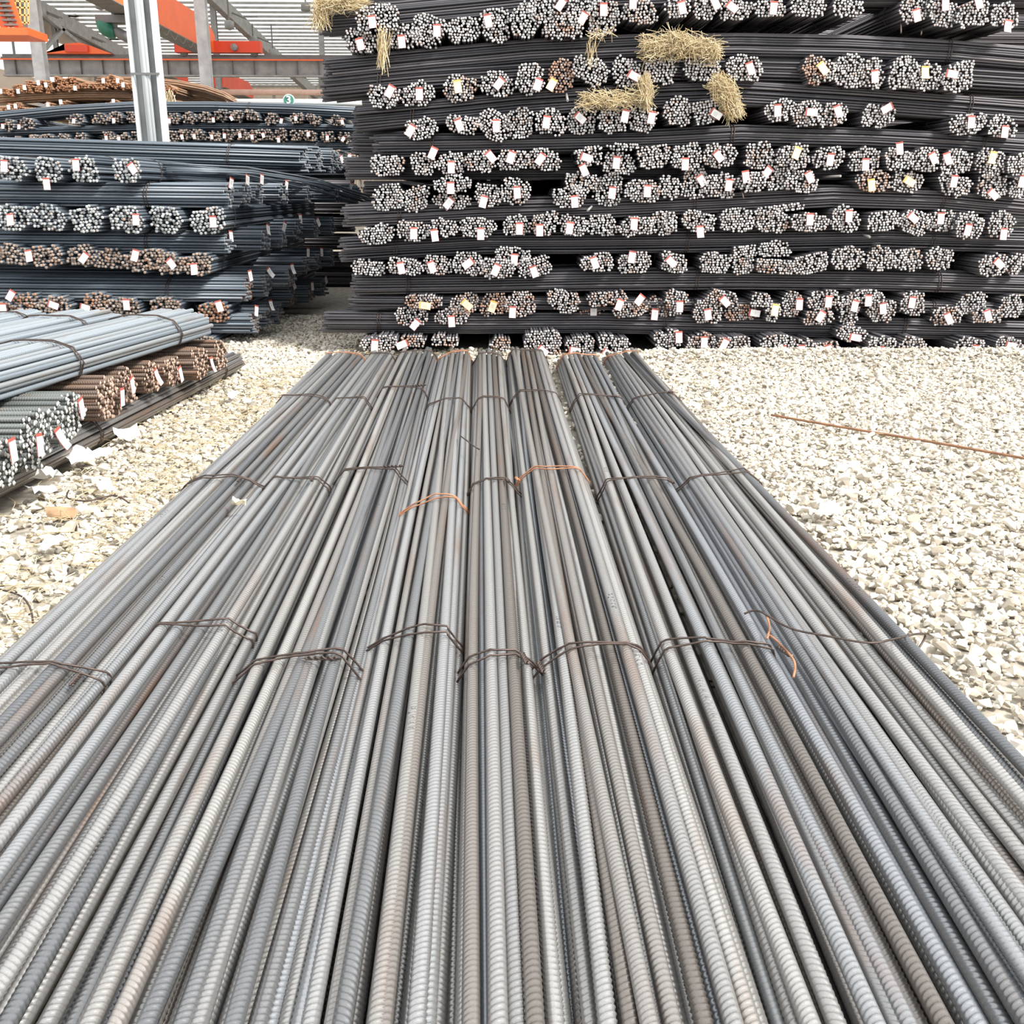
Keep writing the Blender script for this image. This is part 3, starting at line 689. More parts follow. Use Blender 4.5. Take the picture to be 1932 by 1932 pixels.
for tier, rows in TIERS:
    items = []
    for r_ in rows:
        cr, cx, cy, w, h, tg, rust = r_
        ox, oy, s = CR[cr]; items.append((ox + cx / s, oy + cy / s, w / s, h / s, tg, rust, cr, cx))
    items.sort()
    for i, (px, py, w, h, tg, rust, cr, cx) in enumerate(items):
        seed += 1; rs = random.Random(seed)
        rust += {'top': -.05, 'second': -.04, 'eighth': .03}.get(tier, 0)
        Yf = YS + rs.uniform(-.05, .06) + (-0.12 if tier == 'lowest' else 0)
        if rust > .2 and tier in ('eighth',): Yf += .12
        p = P(px, py, Y=Yf); sc = scale_at(p)
        ww, hh = max(w * sc, .09), max(h * sc, .07)
        tag = None; td = 'no tag showing'
        if tg:
            ox, oy, s = CR[cr]; tp = P(ox + tg[0] / s, oy + tg[1] / s, Y=Yf); yel = len(tg) > 3
            ang = tg[2]; tag = (tp, ang if abs(ang) < 85 else ang * .95, yel)
            td = ('yellowed tag' if yel else ('tilted white tag' if abs(ang) > 18 else 'upright white tag'))
        tone = 'rusty ' if rust > .12 else ('dull ' if False else '')
        lab = f'{tone}bar bundle, {td}, {ORD[i + 1]} from left in {tier} tier of right stack'
        loose = .12 if (cr, cx) in (('A', 790), ('A', 1475), ('C', 690)) else .02
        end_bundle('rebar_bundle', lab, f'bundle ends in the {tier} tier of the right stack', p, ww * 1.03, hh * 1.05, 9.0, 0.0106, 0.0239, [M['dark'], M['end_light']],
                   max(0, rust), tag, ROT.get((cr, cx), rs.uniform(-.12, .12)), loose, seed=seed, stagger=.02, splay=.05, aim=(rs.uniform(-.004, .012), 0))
# crossing tiers: pixel course of the front bundle, left end first
CROSS = [
 ('highest', [(612,36),(750,24),(900,10),(1080,-8),(1400,-22),(1932,-22)], .24),
 ('second highest', [(620,131),(800,113),(1000,95),(1200,86),(1400,84),(1600,88),(1800,97),(1932,108)], .24),
 ('third highest', [(612,164),(800,146),(1000,133),(1200,128),(1400,128),(1600,133),(1800,142),(1932,150)], .20),
 ('fourth highest', [(675,222),(850,206),(980,193),(1200,179),(1400,172),(1608,184),(1800,198),(1932,208)], .24),
 ('fifth highest', [(712,272),(860,270),(981,268),(1224,263),(1400,254),(1640,260),(1800,268),(1932,277)], .20),
 ('middle', [(654,408),(800,402),(912,396),(1155,390),(1295,384),(1573,370),(1782,376),(1932,390)], .22),
 ('fourth lowest', [(648,474),(773,466),(912,459),(1120,458),(1364,455),(1677,450),(1932,456)], .23),
 ('third lowest', [(672,538),(912,535),(1120,531),(1399,528),(1677,531),(1932,538)], .21),
 ('second lowest', [(668,572),(912,574),(1120,576),(1399,578),(1677,580),(1932,585)], .14),
 ('lowest', [(618,611),(900,613),(1120,612),(1434,618),(1700,622),(1932,628)], .22),
]
for ci, (nm, px, hh) in enumerate(CROSS):
    for k in range(2):
        yy = YS + .30 + k * .42
        path = []
        for j, (x, y) in enumerate(px):
            q = P(x, y, Y=YS + .1 if k == 0 else YS + .1); path.append(Vector((q.x, yy, q.z + (.015 if k else 0))))
        if k == 0:
            q0 = P(*px[0], Y=yy); path[0] = Vector((q0.x, yy, path[0].z))
        else:
            dx = random.uniform(-.12, .18); path[0].x = path[0].x + dx
        e = path[-1]; path.append(Vector((e.x + 1.3, yy, e.z - .03))); path.append(Vector((e.x + 2.4, yy, e.z - .07)))
        lab = {0: f'front long bundle crossing right stack, {nm} crossing tier', 1: f'long bundle behind the front one in {nm} crossing tier, right stack', 2: f'rearmost long bundle in {nm} crossing tier of right stack'}[k]
        seed += 1
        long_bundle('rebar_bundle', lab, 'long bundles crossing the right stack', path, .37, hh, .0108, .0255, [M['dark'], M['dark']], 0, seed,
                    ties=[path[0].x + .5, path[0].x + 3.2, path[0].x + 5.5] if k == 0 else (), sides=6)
# short stack of bars seen at the left flank, level with the fourth tier
for k, (x, y, w) in enumerate([(690, 272, .2), (676, 318, .22)]):
    seed += 1; q = P(x - 20, y, Y=YS + .5)
    long_bundle('rebar_bundle', ['short dark bundle stub, upper one at left flank of right stack', 'short dark bundle stub, lower one at left flank of right stack'][k], 'bundle stubs at the left flank', [q, q + Vector((1, .0, 0)), q + Vector((5, .0, 0))], .34, w, .0108, .0255, [M['dark'], M['dark']], 0, seed)

for lab, a, b in (('single bar end poking down below the rusty bundle in second tier', (1067, 168), (1071, 190)), ('single bar poking out below the fourth tier at right', (1545, 334), (1586, 332)),
                  ('single bar poking out below the sixth tier at right', (1622, 440), (1641, 447)), ('single bar poking out below the fifth tier, left half', (1122, 384), (1109, 397)),
                  ('crossed short rusty rod on the fifth tier bundle tags', (1392, 330), (1403, 375)), ('rusty rod leaning over the tag in the fifth tier', (1372, 356), (1412, 341)),
                  ('thin rod hanging under the top tier at right, longer', (1699, 30), (1700, 62)), ('thin rod hanging under the top tier at right, shorter', (1739, 52), (1738, 65))):
    p0 = P(*a, Y=YS + .25); p1 = P(*b, Y=YS - .08); r_ = .007 if 'rod' in lab else .0108
    o_ = obj('loose_bar', wire_mesh('loose_bar', [Vector((0, 0, 0)), (p1 - p0) * .5, p1 - p0], r_, M['end_light' if 'poking' in lab else 'wire'], sides=7), None, p0, label=lab, category='bar'); o_.color = (0, 0, 0, 1)

# ------------------------------------------------------------------ straw
def straw(name, label, blades, cat='straw', loc=None):
    """blades: list of (start, end, sag, radius)"""
    paths = []; rr = []
    for a, b, sag, r in blades:
        a, b = Vector(a), Vector(b); mid = (a + b) / 2 + Vector(sag)
        paths.append([tuple(a), tuple(mid), tuple(b)]); rr.append(r)
    paths = np.array(paths); o = paths.mean(axis=(0, 1)); paths -= o
    # tubes need an axis: pick per blade by splitting
    d = np.abs(paths[:, -1] - paths[:, 0]); ax = d.argmax(1); Vs = []; Qs = []; rn = []; off = 0
    for k, A in enumerate('XYZ'):
        idx = np.where(ax == k)[0]
        if len(idx) == 0: continue
        pp = paths[idx]; a = np.arange(3) / 3 * 2 * math.pi
        of = {'X': np.stack([0 * a, np.cos(a), np.sin(a)], 1), 'Y': np.stack([np.cos(a), 0 * a, np.sin(a)], 1), 'Z': np.stack([np.cos(a), np.sin(a), 0 * a], 1)}[A]
        V = (pp[:, :, None, :] + of[None, None] * np.array(rr)[idx][:, None, None, None]).reshape(-1, 3); n = len(idx)
        b = (off + np.arange(n) * 9)[:, None, None]; ring = (np.arange(2) * 3)[None, :, None]; q = np.arange(3)[None, None]; q2 = (q + 1) % 3
        Qs.append(np.stack([b + ring + q, b + ring + q2, b + ring + 3 + q2, b + ring + 3 + q], -1).reshape(-1, 4)); Vs.append(V); off += len(V)
        rn.append(np.repeat(RNG.uniform(0, 1, n), 9))
    return obj(name, mk_mesh(name, np.concatenate(Vs), np.concatenate(Qs), None, [M['straw']], 0, None, np.concatenate(rn)), None, tuple(o), label=label, category=cat, kind='stuff')
def swath(pxs, Yf, width, n, length, rs, along=0.7, thick=.07, r=0.0026):
    """blades laid along a pixel course on the face of the stack"""
    pts = [P(x, y, Y=Yf) for x, y in pxs]; out = []
    seg = [(pts[i], pts[i + 1]) for i in range(len(pts) - 1)]; Ls = [(b - a).length for a, b in seg]
    for _ in range(n):
        s = rs.choices(seg, Ls)[0]; t = rs.random(); c = s[0].lerp(s[1], t); d = (s[1] - s[0]).normalized()
        perp = Vector((-d.z, 0, d.x)); c = c + perp * width * max(-1.6, min(1.6, rs.gauss(0, .62))) + Vector((0, rs.uniform(-thick, .03), 0))
        dd = (d * along * rs.choice([-1, 1]) + Vector((rs.gauss(0, .55), rs.gauss(0, .35), rs.gauss(0, .55)))).normalized()
        l = length * rs.uniform(.5, 1.2)
        out.append((c - dd * l / 2, c + dd * l / 2, (rs.gauss(0, .01), rs.gauss(0, .01), rs.uniform(-.01, .02)), r * rs.uniform(.7, 1.2)))
    return out
rs = random.Random(5)
bl = swath([(1212, 92), (1260, 86), (1310, 88), (1355, 100)], YS - .03, .07, 900, .14, rs)
bl += swath([(1285, 82), (1290, 70)], YS - .05, .12, 90, .14, rs, .2)
straw('straw_clump', 'pale straw padding heaped over bundle ends in second tier of right stack', bl)
bl = swath([(1215, 150), (1218, 195)], YS - .03, .035, 260, .18, rs, 1.2) + swath([(1095, 190), (1150, 192), (1205, 182)], YS - .02, .06, 380, .14, rs, .9)
straw('straw_clump', 'brown straw rope hanging and trailing left below second tier of right stack', bl)
bl = swath([(1350, 155), (1372, 180), (1385, 215)], YS - .06, .06, 700, .17, rs, 1.0)
straw('straw_clump', 'bushy straw tuft hanging beside third tier of right stack', bl)
bl = swath([(604, 45), (608, 12), (640, 4), (685, 8)], YS + .05, .05, 600, .17, rs, 1.0)
straw('straw_clump', 'straw draped over the top left corner of right stack', bl)
bl = swath([(722, 68), (722, 115)], YS - .03, .04, 60, .24, rs, 2.5)
straw('straw_clump', 'few straws dangling between two bundle ends, top tier at left', bl)
bl = swath([(1120, 75), (1115, 110)], YS - .05, .03, 16, .2, rs, 1.5, r=.003) + swath([(1110, 68), (1155, 64)], YS - .05, .02, 16, .14, rs, 1)
straw('straw_clump', 'thin twiggy straw wisps hanging under top tier of right stack', bl)
def ground_straw(n, x0, x1, y0, y1, dens, rs):
    out = []
    for _ in range(n):
        y = rs.uniform(y0, y1); x = rs.triangular(x0, x1, dens); a = rs.gauss(1.9, .7); l = rs.uniform(.05, .2)
        c = Vector((x, y, .045 + rs.uniform(-.01, .03))); d = Vector((math.cos(a), math.sin(a), rs.uniform(-.1, .1))) * l / 2
        out.append((c - d, c + d, (rs.gauss(0, .012), 0, rs.uniform(0, .012)), rs.uniform(.0012, .0022)))
    return out
straw('straw_litter', 'dry straw strewn on the gravel along the leftmost front bundle', ground_straw(1150, -2.3, -1.40, 2.6, 8.6, -1.5, rs))
straw('straw_litter', 'dry straw at the far ends of the front bundles by the stack', ground_straw(160, -1.6, .2, 8.9, 9.5, -1.1, rs))
straw('straw_litter', 'sparse straw on gravel right of the rightmost front bundle', ground_straw(60, 1.4, 2.6, 3.4, 9.2, 1.5, rs))

# ------------------------------------------------------------------ near left pile
NL_R = 0.0138
M['cut_grey'] = simple('grey_cut_face', (0.50, 0.50, 0.48), 0.5, .1, .35, 60); M['cut_brown'] = simple('rusty_cut_face', (0.44, 0.31, 0.24), 0.6, 0, .35, 60)
NQ = .0116
NB = {'blue': rebar('bar', 9.0, NL_R, [M['steel_blue'], M['steel_blue']], 3.2, pitch=.016, sides=10, bend=.004, seed=20, ribh=.0014),
      'grey': rebar('bar', 9.0, NL_R, [M['steel'], M['steel']], 4.6, pitch=.016, sides=10, bend=.004, seed=23, ribh=.0014),
      'brown': rebar('bar', 9.0, NQ, [M['steel_brown'], M['cut_brown']], 2.0, pitch=.0135, sides=8, bend=.003, seed=21, ribh=.0022),
      'green': rebar('bar', 9.0, NQ, [M['steel_green'], M['cut_grey']], 2.0, pitch=.0135, sides=8, bend=.003, seed=22, ribh=.0022)}
def single_bundle(label, group, end, direction, w, h, kind, seed, ties=(), tags=(), L=9.0, stag=.05, inner=False):
    """bars as single parts; end = world point of the visible end centre; bars run from it along direction"""
    rs = random.Random(seed); rb_ = NQ if kind in ('brown', 'green') else NL_R; pts = pack(w, h, rb_ * 2.08, rs)
    if inner: pts = [p for p in pts if (abs(p[0]) / (w / 2)) ** 2 + (abs(p[1]) / (h / 2)) ** 2 > .38]
    t = thing('rebar_bundle', label, 'rebar bundle', end, group); d = Vector(direction).normalized()
    s = Vector((d.y, -d.x, 0)).normalized(); up = s.cross(d)
    if up.z < 0: up = -up
    q = Vector((0, 1, 0)).rotation_difference(d)
    for (u, v) in pts:
        o = bpy.data.objects.new('bar', NB[kind]); COL.objects.link(o); o.parent = t
        o.location = s * u + up * v + d * (rs.uniform(-stag, stag)); o.rotation_mode = 'QUATERNION'
        j = Matrix.Rotation(rs.gauss(0, .0012), 3, 'Z') @ Matrix.Rotation(rs.gauss(0, .0008), 3, 'X')
        o.rotation_quaternion = (j @ (q.to_matrix() @ Matrix.Rotation(rs.uniform(0, 6.28), 3, 'Y'))).to_quaternion()
    for ty in ties:
        for k in (-.014, .014):
            lo = tie_loop(pts, rb_, .004, .05, .004)
            obj('wire_tie', wire_mesh('wire_tie', [tuple(d * (ty + k + .12 * v) + s * u + up * (v + (.006 if v > 0 else 0))) for u, v in lo], .0042, M['wire'], True), t)
    for (off, ang) in tags:
        yaw = math.atan2(d.y, d.x) - math.pi / 2
        add_tag(t, tuple(-d * .06 + s * off[0] + up * off[1]), ang, yaw=yaw)
    return t
# ground bundle R
single_bundle('long dark grey bundle on the gravel beneath the left pile, running away from viewer', 'left pile', (-2.17, 8.66, .10), (-.30, -3.5, 0), .36, .20, 'grey', 1, ties=(.5, 2.75, 3.9), L=9, inner=False)
# Q bundles lie across R with their ends to the right
QS = [((20, 872), 'green', 'grey-green bundle end nearest the viewer at the left edge', .32, .26, [((.02, .05), 0)]),
      ((92, 828), 'green', 'grey-green bundle with two long white tags, second nearest in left pile', .36, .28, [((.1, -.02), -10), ((-.12, .0), 8)]),
      ((150, 788), 'green', 'grey-green bundle with tilted tag, beside the first brown one', .32, .27, [((.02, .05), -12)]),
      ((222, 752), 'brown', 'brown rusty bundle with red-topped tag, nearest brown one in left pile', .30, .25, [((.05, .0), 3)]),
      ((256, 728), 'brown', 'brown rusty bundle with plain pale tag, second nearest brown one', .26, .23, [((-.08, .02), -15)]),
      ((300, 712), 'brown', 'brown rusty bundle in the middle of the left pile', .27, .22, [((-.08, .02), -10)]),
      ((338, 700), 'brown', 'brown rusty bundle behind the middle one, left pile', .27, .22, [((.0, -.02), -10)]),
      ((392, 684), 'brown', 'wide brown bundle with narrow tag, second farthest in left pile', .34, .22, [((.05, -.02), 3)]),
      ((428, 670), 'brown', 'farthest brown bundle of the left pile, at end of ground bundle', .30, .22, [])]
for k, (pp, kind, lab, w, h, tg) in enumerate(QS):
    e = P(*pp, z=.20 + h / 2) + Vector((-.05, 0, 0))
    single_bundle(lab, 'left pile cross bundles', e, (-1, .015, 0), w, h, kind, 30 + k, ties=(.7,) if k in (2, 7) else (), tags=tg, L=9, stag=.025, inner=False)
# P bundles on top, skewed a little to the right
PD = Vector((-.42, -2.4, 0)).normalized(); PS = Vector((PD.y, -PD.x, 0))
for k, (off, back, w, lab, ties) in enumerate([(.24, 0, .54, 'pale blue-grey bundle on top of left pile, nearest the gravel', (.50, 1.75)), (.80, .12, .52, 'pale blue-grey bundle on top of left pile, middle one beside it', (.5, 2.0)),
                                        (1.33, .2, .46, 'pale blue-grey bundle on top of left pile, behind at left edge', (.28, 2.1))]):
    c = P(52, 612, z=.5) if k == 2 else Vector((-1.99, 7.55, .535)) + PS * off + PD * back
    single_bundle(lab, 'pale blue top bundles', c, PD, w, .25, 'blue', 61 + k, ties, L=9, stag=.03, inner=True)

# ------------------------------------------------------------------ litter
def paper(label, px, py, w, h, seed, mat='paper', fold=.03, cat='paper', name='paper_scrap'):
    rs = random.Random(seed); n = 4; V = []; Q = []
    for j in range(n + 1):
        for i in range(n + 1):
            V.append(((i / n - .5) * w * 1.15 + rs.gauss(0, w * .04), (j / n - .5) * h * 1.25 + rs.gauss(0, h * .04), rs.uniform(0, fold) + .3 * fold * math.sin(i * 2 + seed)))
    for j in range(n):
        for i in range(n): a = j * (n + 1) + i; Q.append((a, a + 1, a + n + 2, a + n + 1))
    me = mk_mesh(name, V, Q, None, [M[mat]], 0, None, None, False)
    p = P(px, py, z=.07); o = obj(name, me, None, (p.x, p.y, .068), (rs.uniform(.15, .45), rs.uniform(-.2, .2), rs.uniform(0, 3.1)), label=label, category=cat)
    so = o.modifiers.new('thick', 'SOLIDIFY'); so.thickness = .0012
    return o
paper('large white paper sheet on gravel beside the tie wire of ground bundle', 240, 820, .12, .10, 1)
paper('torn white paper on gravel below the ground bundle, left of the brown carton', 145, 862, .11, .11, 2)
paper('white paper with red corner right of the brown carton scrap', 185, 858, .11, .09, 3)
paper('crumpled white paper lowest of the papers near the left edge', 88, 900, .10, .09, 4, fold=.05)
paper('small square white paper on gravel at the foot of the ground bundle', 75, 925, .09, .09, 5)
paper('yellow-edged white paper scrap on straw', 195, 920, .07, .09, 6, 'paper_yellow')
paper('white scrap between the two yellowed scraps on straw', 175, 910, .06, .08, 7)
paper('small white paper on gravel left of the leftmost front bundle, farther', 470, 762, .09, .07, 8)
paper('white tag dropped on gravel with red end', 440, 745, .10, .05, 9)
paper('flat white paper on gravel below the rusty rock', 100, 1025, .10, .05, 10)
paper('white paper lying on the right gravel beside the rightmost bundle', 1560, 963, .09, .07, 11)
paper('small white paper near the far end of the right gravel', 1348, 727, .10, .05, 12)
paper('brown carton scrap among the papers at left', 165, 875, .12, .05, 13, 'paper_yellow', cat='carton', name='carton_scrap')
paper('small bright scrap caught on the second front bundle', 452, 985, .03, .045, 14, 'paper_yellow').location.z = .15
def rock(label, px, py, s, mat, seed):
    v, f = SV[seed % len(SV)]; p = P(px, py, z=.05)
    o = obj('rock', mk_mesh('rock', v * np.array([1.25, .8, .8]), None, f, [mat]), None, (p.x, p.y, .05 + s * .3), (0, .2, .4), label=label, category='rock'); o.scale = (s, s, s)
rock('rust-brown rock on the gravel near the left edge', 118, 975, .06, M['rock_brown'], 3)
rock('large pale rock beside the rust-brown rock', 155, 968, .055, M['stone_o'], 5)
rock('white block on gravel below the rock near leftmost bundle', 150, 1058, .045, M['stone_o'], 6)

# ------------------------------------------------------------------ left stack
COLL = []; FARTAG = []
def join_stuff(name, objs, **props):
    V = []; Qd = []; Tr = []; qm = []; tm = []; rn = []; mats = []; off = 0
    for o in objs:
        me = o.data; n = len(me.vertices); co = np.zeros(n * 3, np.float32); me.vertices.foreach_get('co', co)
        root = o.parent.location if o.parent else Vector()
        V.append(co.reshape(-1, 3) + np.array(root + o.location, np.float32))
        lp = np.zeros(len(me.loops), np.int32); me.loops.foreach_get('vertex_index', lp)
        np_ = len(me.polygons); mi = np.zeros(np_, np.int32); me.polygons.foreach_get('material_index', mi)
        nq = (len(lp) - 3 * np_) ; mp = []
        for m in me.materials:
            if m not in mats: mats.append(m)
            mp.append(mats.index(m))
        mp = np.array(mp)
        Qd.append(lp[:nq * 4].reshape(-1, 4) + off); Tr.append(lp[nq * 4:].reshape(-1, 3) + off); qm.append(mp[mi[:nq]]); tm.append(mp[mi[nq:]])
        a = me.attributes.get('rnd'); r = np.zeros(n, np.float32)
        if a: a.data.foreach_get('value', r)
        rn.append(r); off += n
    me = mk_mesh(name, np.concatenate(V), np.concatenate(Qd), np.concatenate(Tr), mats, np.concatenate(qm), np.concatenate(tm), np.concatenate(rn))
    roots = set(o.parent for o in objs)
    for r in roots:
        for ch in list(r.children): bpy.data.objects.remove(ch)
        bpy.data.objects.remove(r)
    return obj(name, me, None, **props)
def px_list_bundles(tier_name, pxs, Yf, w, h, mats, group, where, L=9.0, r=.0142, sp=.0315, rust=None, tags=None, stag=.03):
    global seed
    for i, (x, y) in enumerate(pxs):
        seed += 1; p = P(x, y, Y=Yf + random.uniform(-.05, .05)); sc = scale_at(p)
        if Yf > 26: L = 6.0
        elif Yf < 12 and tier_name != 'top': L = 5.5
        tg = None
        if tags and i in tags: tp = P(tags[i][0], tags[i][1], Y=p.y); tg = (tp, tags[i][2], False)
        ru = rust[i] if rust else 0
        lab = f'{"rusty-ended " if ru > .15 else ""}bar bundle, {"tagged" if tg else "untagged"}, {ORD[i + 1]} from left in {tier_name} tier of {where}'
        t = end_bundle('rebar_bundle', lab, group, p, w * sc, h * sc, L, r, sp, mats, ru, tg, random.uniform(-.1, .1), .02, seed=seed, stagger=stag, tie=Yf < 20)
        if Yf > 26:
            for ch in t.children: ch.location = ch.location; COLL.append(ch) if ch.name.startswith('bars') else None
            if tg: FARTAG.append((tg[0], tg[1]))
LM = [M['slate'], M['end_grey']]; LMB = [M['slate'], M['end_brown']]
px_list_bundles('top', [(20, 318), (88, 320), (158, 320), (238, 321)], 10.05, 62, 52, LM, 'left stack ends', 'left stack', rust=[0, 0, 0, 0],
                tags={0: (10, 313, 5), 1: (90, 347, 0), 2: (145, 311, 0), 3: (252, 318, -35)})
px_list_bundles('second', [(22, 410), (90, 411), (162, 414), (237, 415), (312, 416), (392, 417)], 10.05, 68, 54, LM, 'left stack ends', 'left stack',
                tags={0: (22, 414, -5), 3: (258, 414, 0), 5: (403, 418, 0)})
px_list_bundles('third', [(20, 480), (84, 484), (152, 482), (203, 488), (258, 494), (300, 490), (322, 500), (372, 498)], 10.1, 62, 44, LMB, 'left stack ends', 'left stack',
                tags={1: (57, 482, -10), 2: (160, 486, 40), 4: (257, 481, 15), 6: (325, 497, -40), 7: (368, 507, -5)}, rust=[.05, .05, .02, .05, .05, .05, .05, .05])
px_list_bundles('fourth', [(14, 590), (50, 573), (100, 578), (178, 572), (230, 580), (310, 580), (402, 590)], 10.1, 64, 44, LMB, 'left stack ends', 'left stack',
                rust=[.1, .25, .05, .28, .08, .08, .4], tags={0: (8, 582, 0), 1: (22, 557, 35), 2: (102, 575, -70), 3: (163, 580, -75), 4: (240, 574, 0), 6: (415, 577, -15)})
px_list_bundles('lowest', [(300, 645), (378, 645)], 10.1, 60, 30, LMB, 'left stack ends', 'left stack')
LCROSS = [('top', 370, [(447, 370), (478, 368), (503, 366), (548, 362), (594, 362), (650, 366), (672, 372), (690, 376)], .25), ('second', 455, [(445, 458), (515, 452), (545, 448), (575, 440), (610, 440), (640, 440)], .24),
          ('third', 535, [(482, 548), (516, 535), (560, 522), (590, 515), (615, 500), (640, 500)], .24), ('lowest', 610, [(495, 608), (520, 596), (540, 590), (565, 580), (600, 570), (625, 565)], .24)]
for nm, y0, ends, h in LCROSS:
    for k, (x, y) in enumerate(ends):
        Yb = 10.42 + k * .38 + (.3 * k if k > 2 else 0)
        e = P(x - 14, y, Y=Yb); p0 = P(x, y0 if k == 0 else y, Y=Yb)
        zc = P(470, y0, Y=10.1).z if k else e.z
        zc = e.z if k < 3 else zc + .02
        path = [Vector((e.x - 7.5, Yb, zc + .05)), Vector((e.x - 4.5, Yb, zc + .05)), Vector((e.x - 2, Yb, zc + .02)), Vector((e.x, Yb, zc))]
        seed += 1
        lab = f'long slate bundle crossing left stack, {["front", "second", "third", "fourth", "fifth", "sixth", "seventh", "eighth"][k]} one back in {nm} crossing tier'
        t = long_bundle('rebar_bundle', lab, 'long bundles crossing the left stack', path, .36, h, .0145, .032, LMB if (nm in ('third', 'lowest')) else LM, .35 if (nm == 'third' and k == 0) else (.2 if nm == 'lowest' and k == 0 else .0), seed,
                        hide_inner=False, ties=[e.x - .75] if k == 0 else ())
        if random.random() < .8 or k < 2:
            add_tag(t, (7.5 + .04, random.uniform(-.08, .05), random.uniform(0, .1)), random.uniform(-30, 30), yaw=math.pi / 2.6)
for k in range(7):  # stack added behind to darken the gap between the two stacks
    seed += 1; zc = .15 + k * .285
    long_bundle('rebar_bundle', f'added dark long bundle closing the alley between the stacks, {["lowest", "second lowest", "third lowest", "middle", "third highest", "second highest", "highest"][k]}', 'added bundles closing the alley', [(-8.5, 17.2, zc), (-5, 17.2, zc), (-1.9 + random.uniform(-.2, .1), 17.2, zc - .02)], .5, .29, .016, .036, [M['dark'], M['end_brown']], 0, seed)
# bundle above the top tier further back, with its ends at right
q = P(575, 300, Y=13.5)
for k in range(3):
    Yb = 13.5 + k * .4
    seed += 1; path = [Vector((q.x - 8.5, Yb, q.z + .16)), Vector((q.x - 5, Yb, q.z + .13)), Vector((q.x - 2.5, Yb, q.z + .07)), Vector((q.x + k * .12, Yb, q.z + .0))]
    t = long_bundle('rebar_bundle', f'long dark bundle capping the left stack, {["front", "middle", "rear"][k]} of the three by the steel column', 'long bundles capping the left stack', path, .40, .34, .016, .0365, LM, 0, seed, hide_inner=False, ties=[q.x - .9] if k == 0 else ())
for k, (x, y) in enumerate([(640, 308), (665, 312), (682, 322)]):
    seed += 1; e = P(x, y, Y=15.0 + .4 * k)
    t = long_bundle('rebar_bundle', f'slate bundle with pale ends right of the capping bundles, {["first", "second", "third"][k]} one back', 'slate bundles by the gap', [e - Vector((4, 0, 0)), e - Vector((2, 0, 0)), e], .36, .26, .016, .0365, LM, 0, seed, hide_inner=False)
    add_tag(t, (4.05, -.1, .05), -20, yaw=math.pi / 3)
# long thin bars spilling to the right from the top tier
sp = []
for k in range(16):
    a = P(285 + random.uniform(0, 40), 318 + random.uniform(-12, 14), Y=10.6 + random.uniform(0, .3)); b = P(700 + random.uniform(-10, 6), 368 + k * 1.9, Y=14.4 + .08 * (k % 3))
    sp.append([tuple(a), tuple(a.lerp(b, .35) + Vector((0, 0, .10))), tuple(a.lerp(b, .7) + Vector((0, 0, .10))), tuple(b)])
sp = np.array(sp); o0 = sp[0, 0].copy(); sp -= o0
t = thing('rebar_bundle', 'thin fan of bare bars spilling right from the top tier of left stack', 'rebar bundle', tuple(o0))
obj('bars', tubes(sp, .010, 6, 'X', True, RNG.uniform(0, 1, 16), mats=LM), t, kind='stuff')

# ------------------------------------------------------------------ far grey stack and far rusty stack
FM = [M['slate'], M['end_brown']]
YF = 23.5
r1 = [(12, 236), (50, 233), (140, 225), (185, 224), (215, 221), (250, 222), (325, 224), (355, 222), (385, 221), (415, 217), (445, 218), (474, 217), (510, 224), (560, 223), (590, 225), (636, 228)]
px_list_bundles('upper', r1, YF, 31, 24, FM, 'far grey stack ends', 'far grey stack', r=.022, sp=.05, tags={0: (6, 238, 0), 1: (37, 239, 0), 2: (140, 228, 5), 4: (215, 227, 0), 6: (320, 228, 0), 9: (403, 226, 0), 10: (437, 223, -30), 12: (531, 228, 15), 13: (558, 223, 0), 15: (646, 230, -10)}, stag=.1)
r2 = [(3, 268), (28, 266), (60, 264), (88, 263), (120, 262), (150, 261), (203, 258), (232, 260), (258, 259), (323, 257), (346, 254), (372, 254), (403, 256), (429, 254), (455, 254), (479, 255), (502, 254), (529, 255), (558, 255), (583, 256), (618, 258), (650, 259)]
px_list_bundles('lower', r2, YF, 28, 25, FM, 'far grey stack ends', 'far grey stack', r=.022, sp=.05, tags={1: (25, 271, 0), 3: (86, 270, 0), 4: (121, 267, 0), 5: (147, 267, 0), 6: (201, 260, 0), 7: (225, 262, 0), 10: (344, 258, -10), 11: (367, 257, 0), 12: (400, 258, 0), 13: (424, 256, 0), 14: (453, 255, 0), 15: (476, 258, 0), 16: (497, 255, -20), 17: (526, 264, 0), 19: (582, 253, 0), 20: (618, 260, 0), 21: (648, 262, 30)}, stag=.1)
for nm, pth, h in (('upper', [(-60, 232), (0, 222), (120, 210), (250, 203), (400, 203), (550, 207), (690, 214)], .26), ('middle', [(-60, 252), (0, 250), (250, 243), (400, 240), (550, 241), (690, 244)], .18), ('lower', [(-60, 284), (0, 282), (250, 276), (400, 275), (690, 277)], .26)):
    for k in range(2):
        seed += 1; path = [Vector((P(x, y, Y=YF + .4).x, YF + .45 + k * .45, P(x, y, Y=YF + .4).z)) for x, y in pth]
        long_bundle('rebar_bundle', f'long slate bundle spanning far grey stack, {nm} crossing tier, {"front" if k == 0 else "rear"} one', 'long bundles crossing the far grey stack', path, .45, h, .022, .05, FM, 0, seed, ties=[path[3].x + .4, path[4].x + .8] if k == 0 else ())
for k, (x, y) in enumerate([(608, 290), (632, 290), (664, 295)]):
    seed += 1; p = P(x, y, Y=19); sc = scale_at(p)
    end_bundle('rebar_bundle', f'{["first", "second", "third"][k]} of three small bar bundle ends in the gap beside the right stack', 'small ends in the gap', p, 27 * sc, 20 * sc, 6, .02, .045, FM, 0, (P([603, 632, 660][k], [289, 297, 296][k], Y=19), 10, False), 0, .02, seed=seed)
RM = [M['rusty'], M['end_rust']]; YR = 28.0
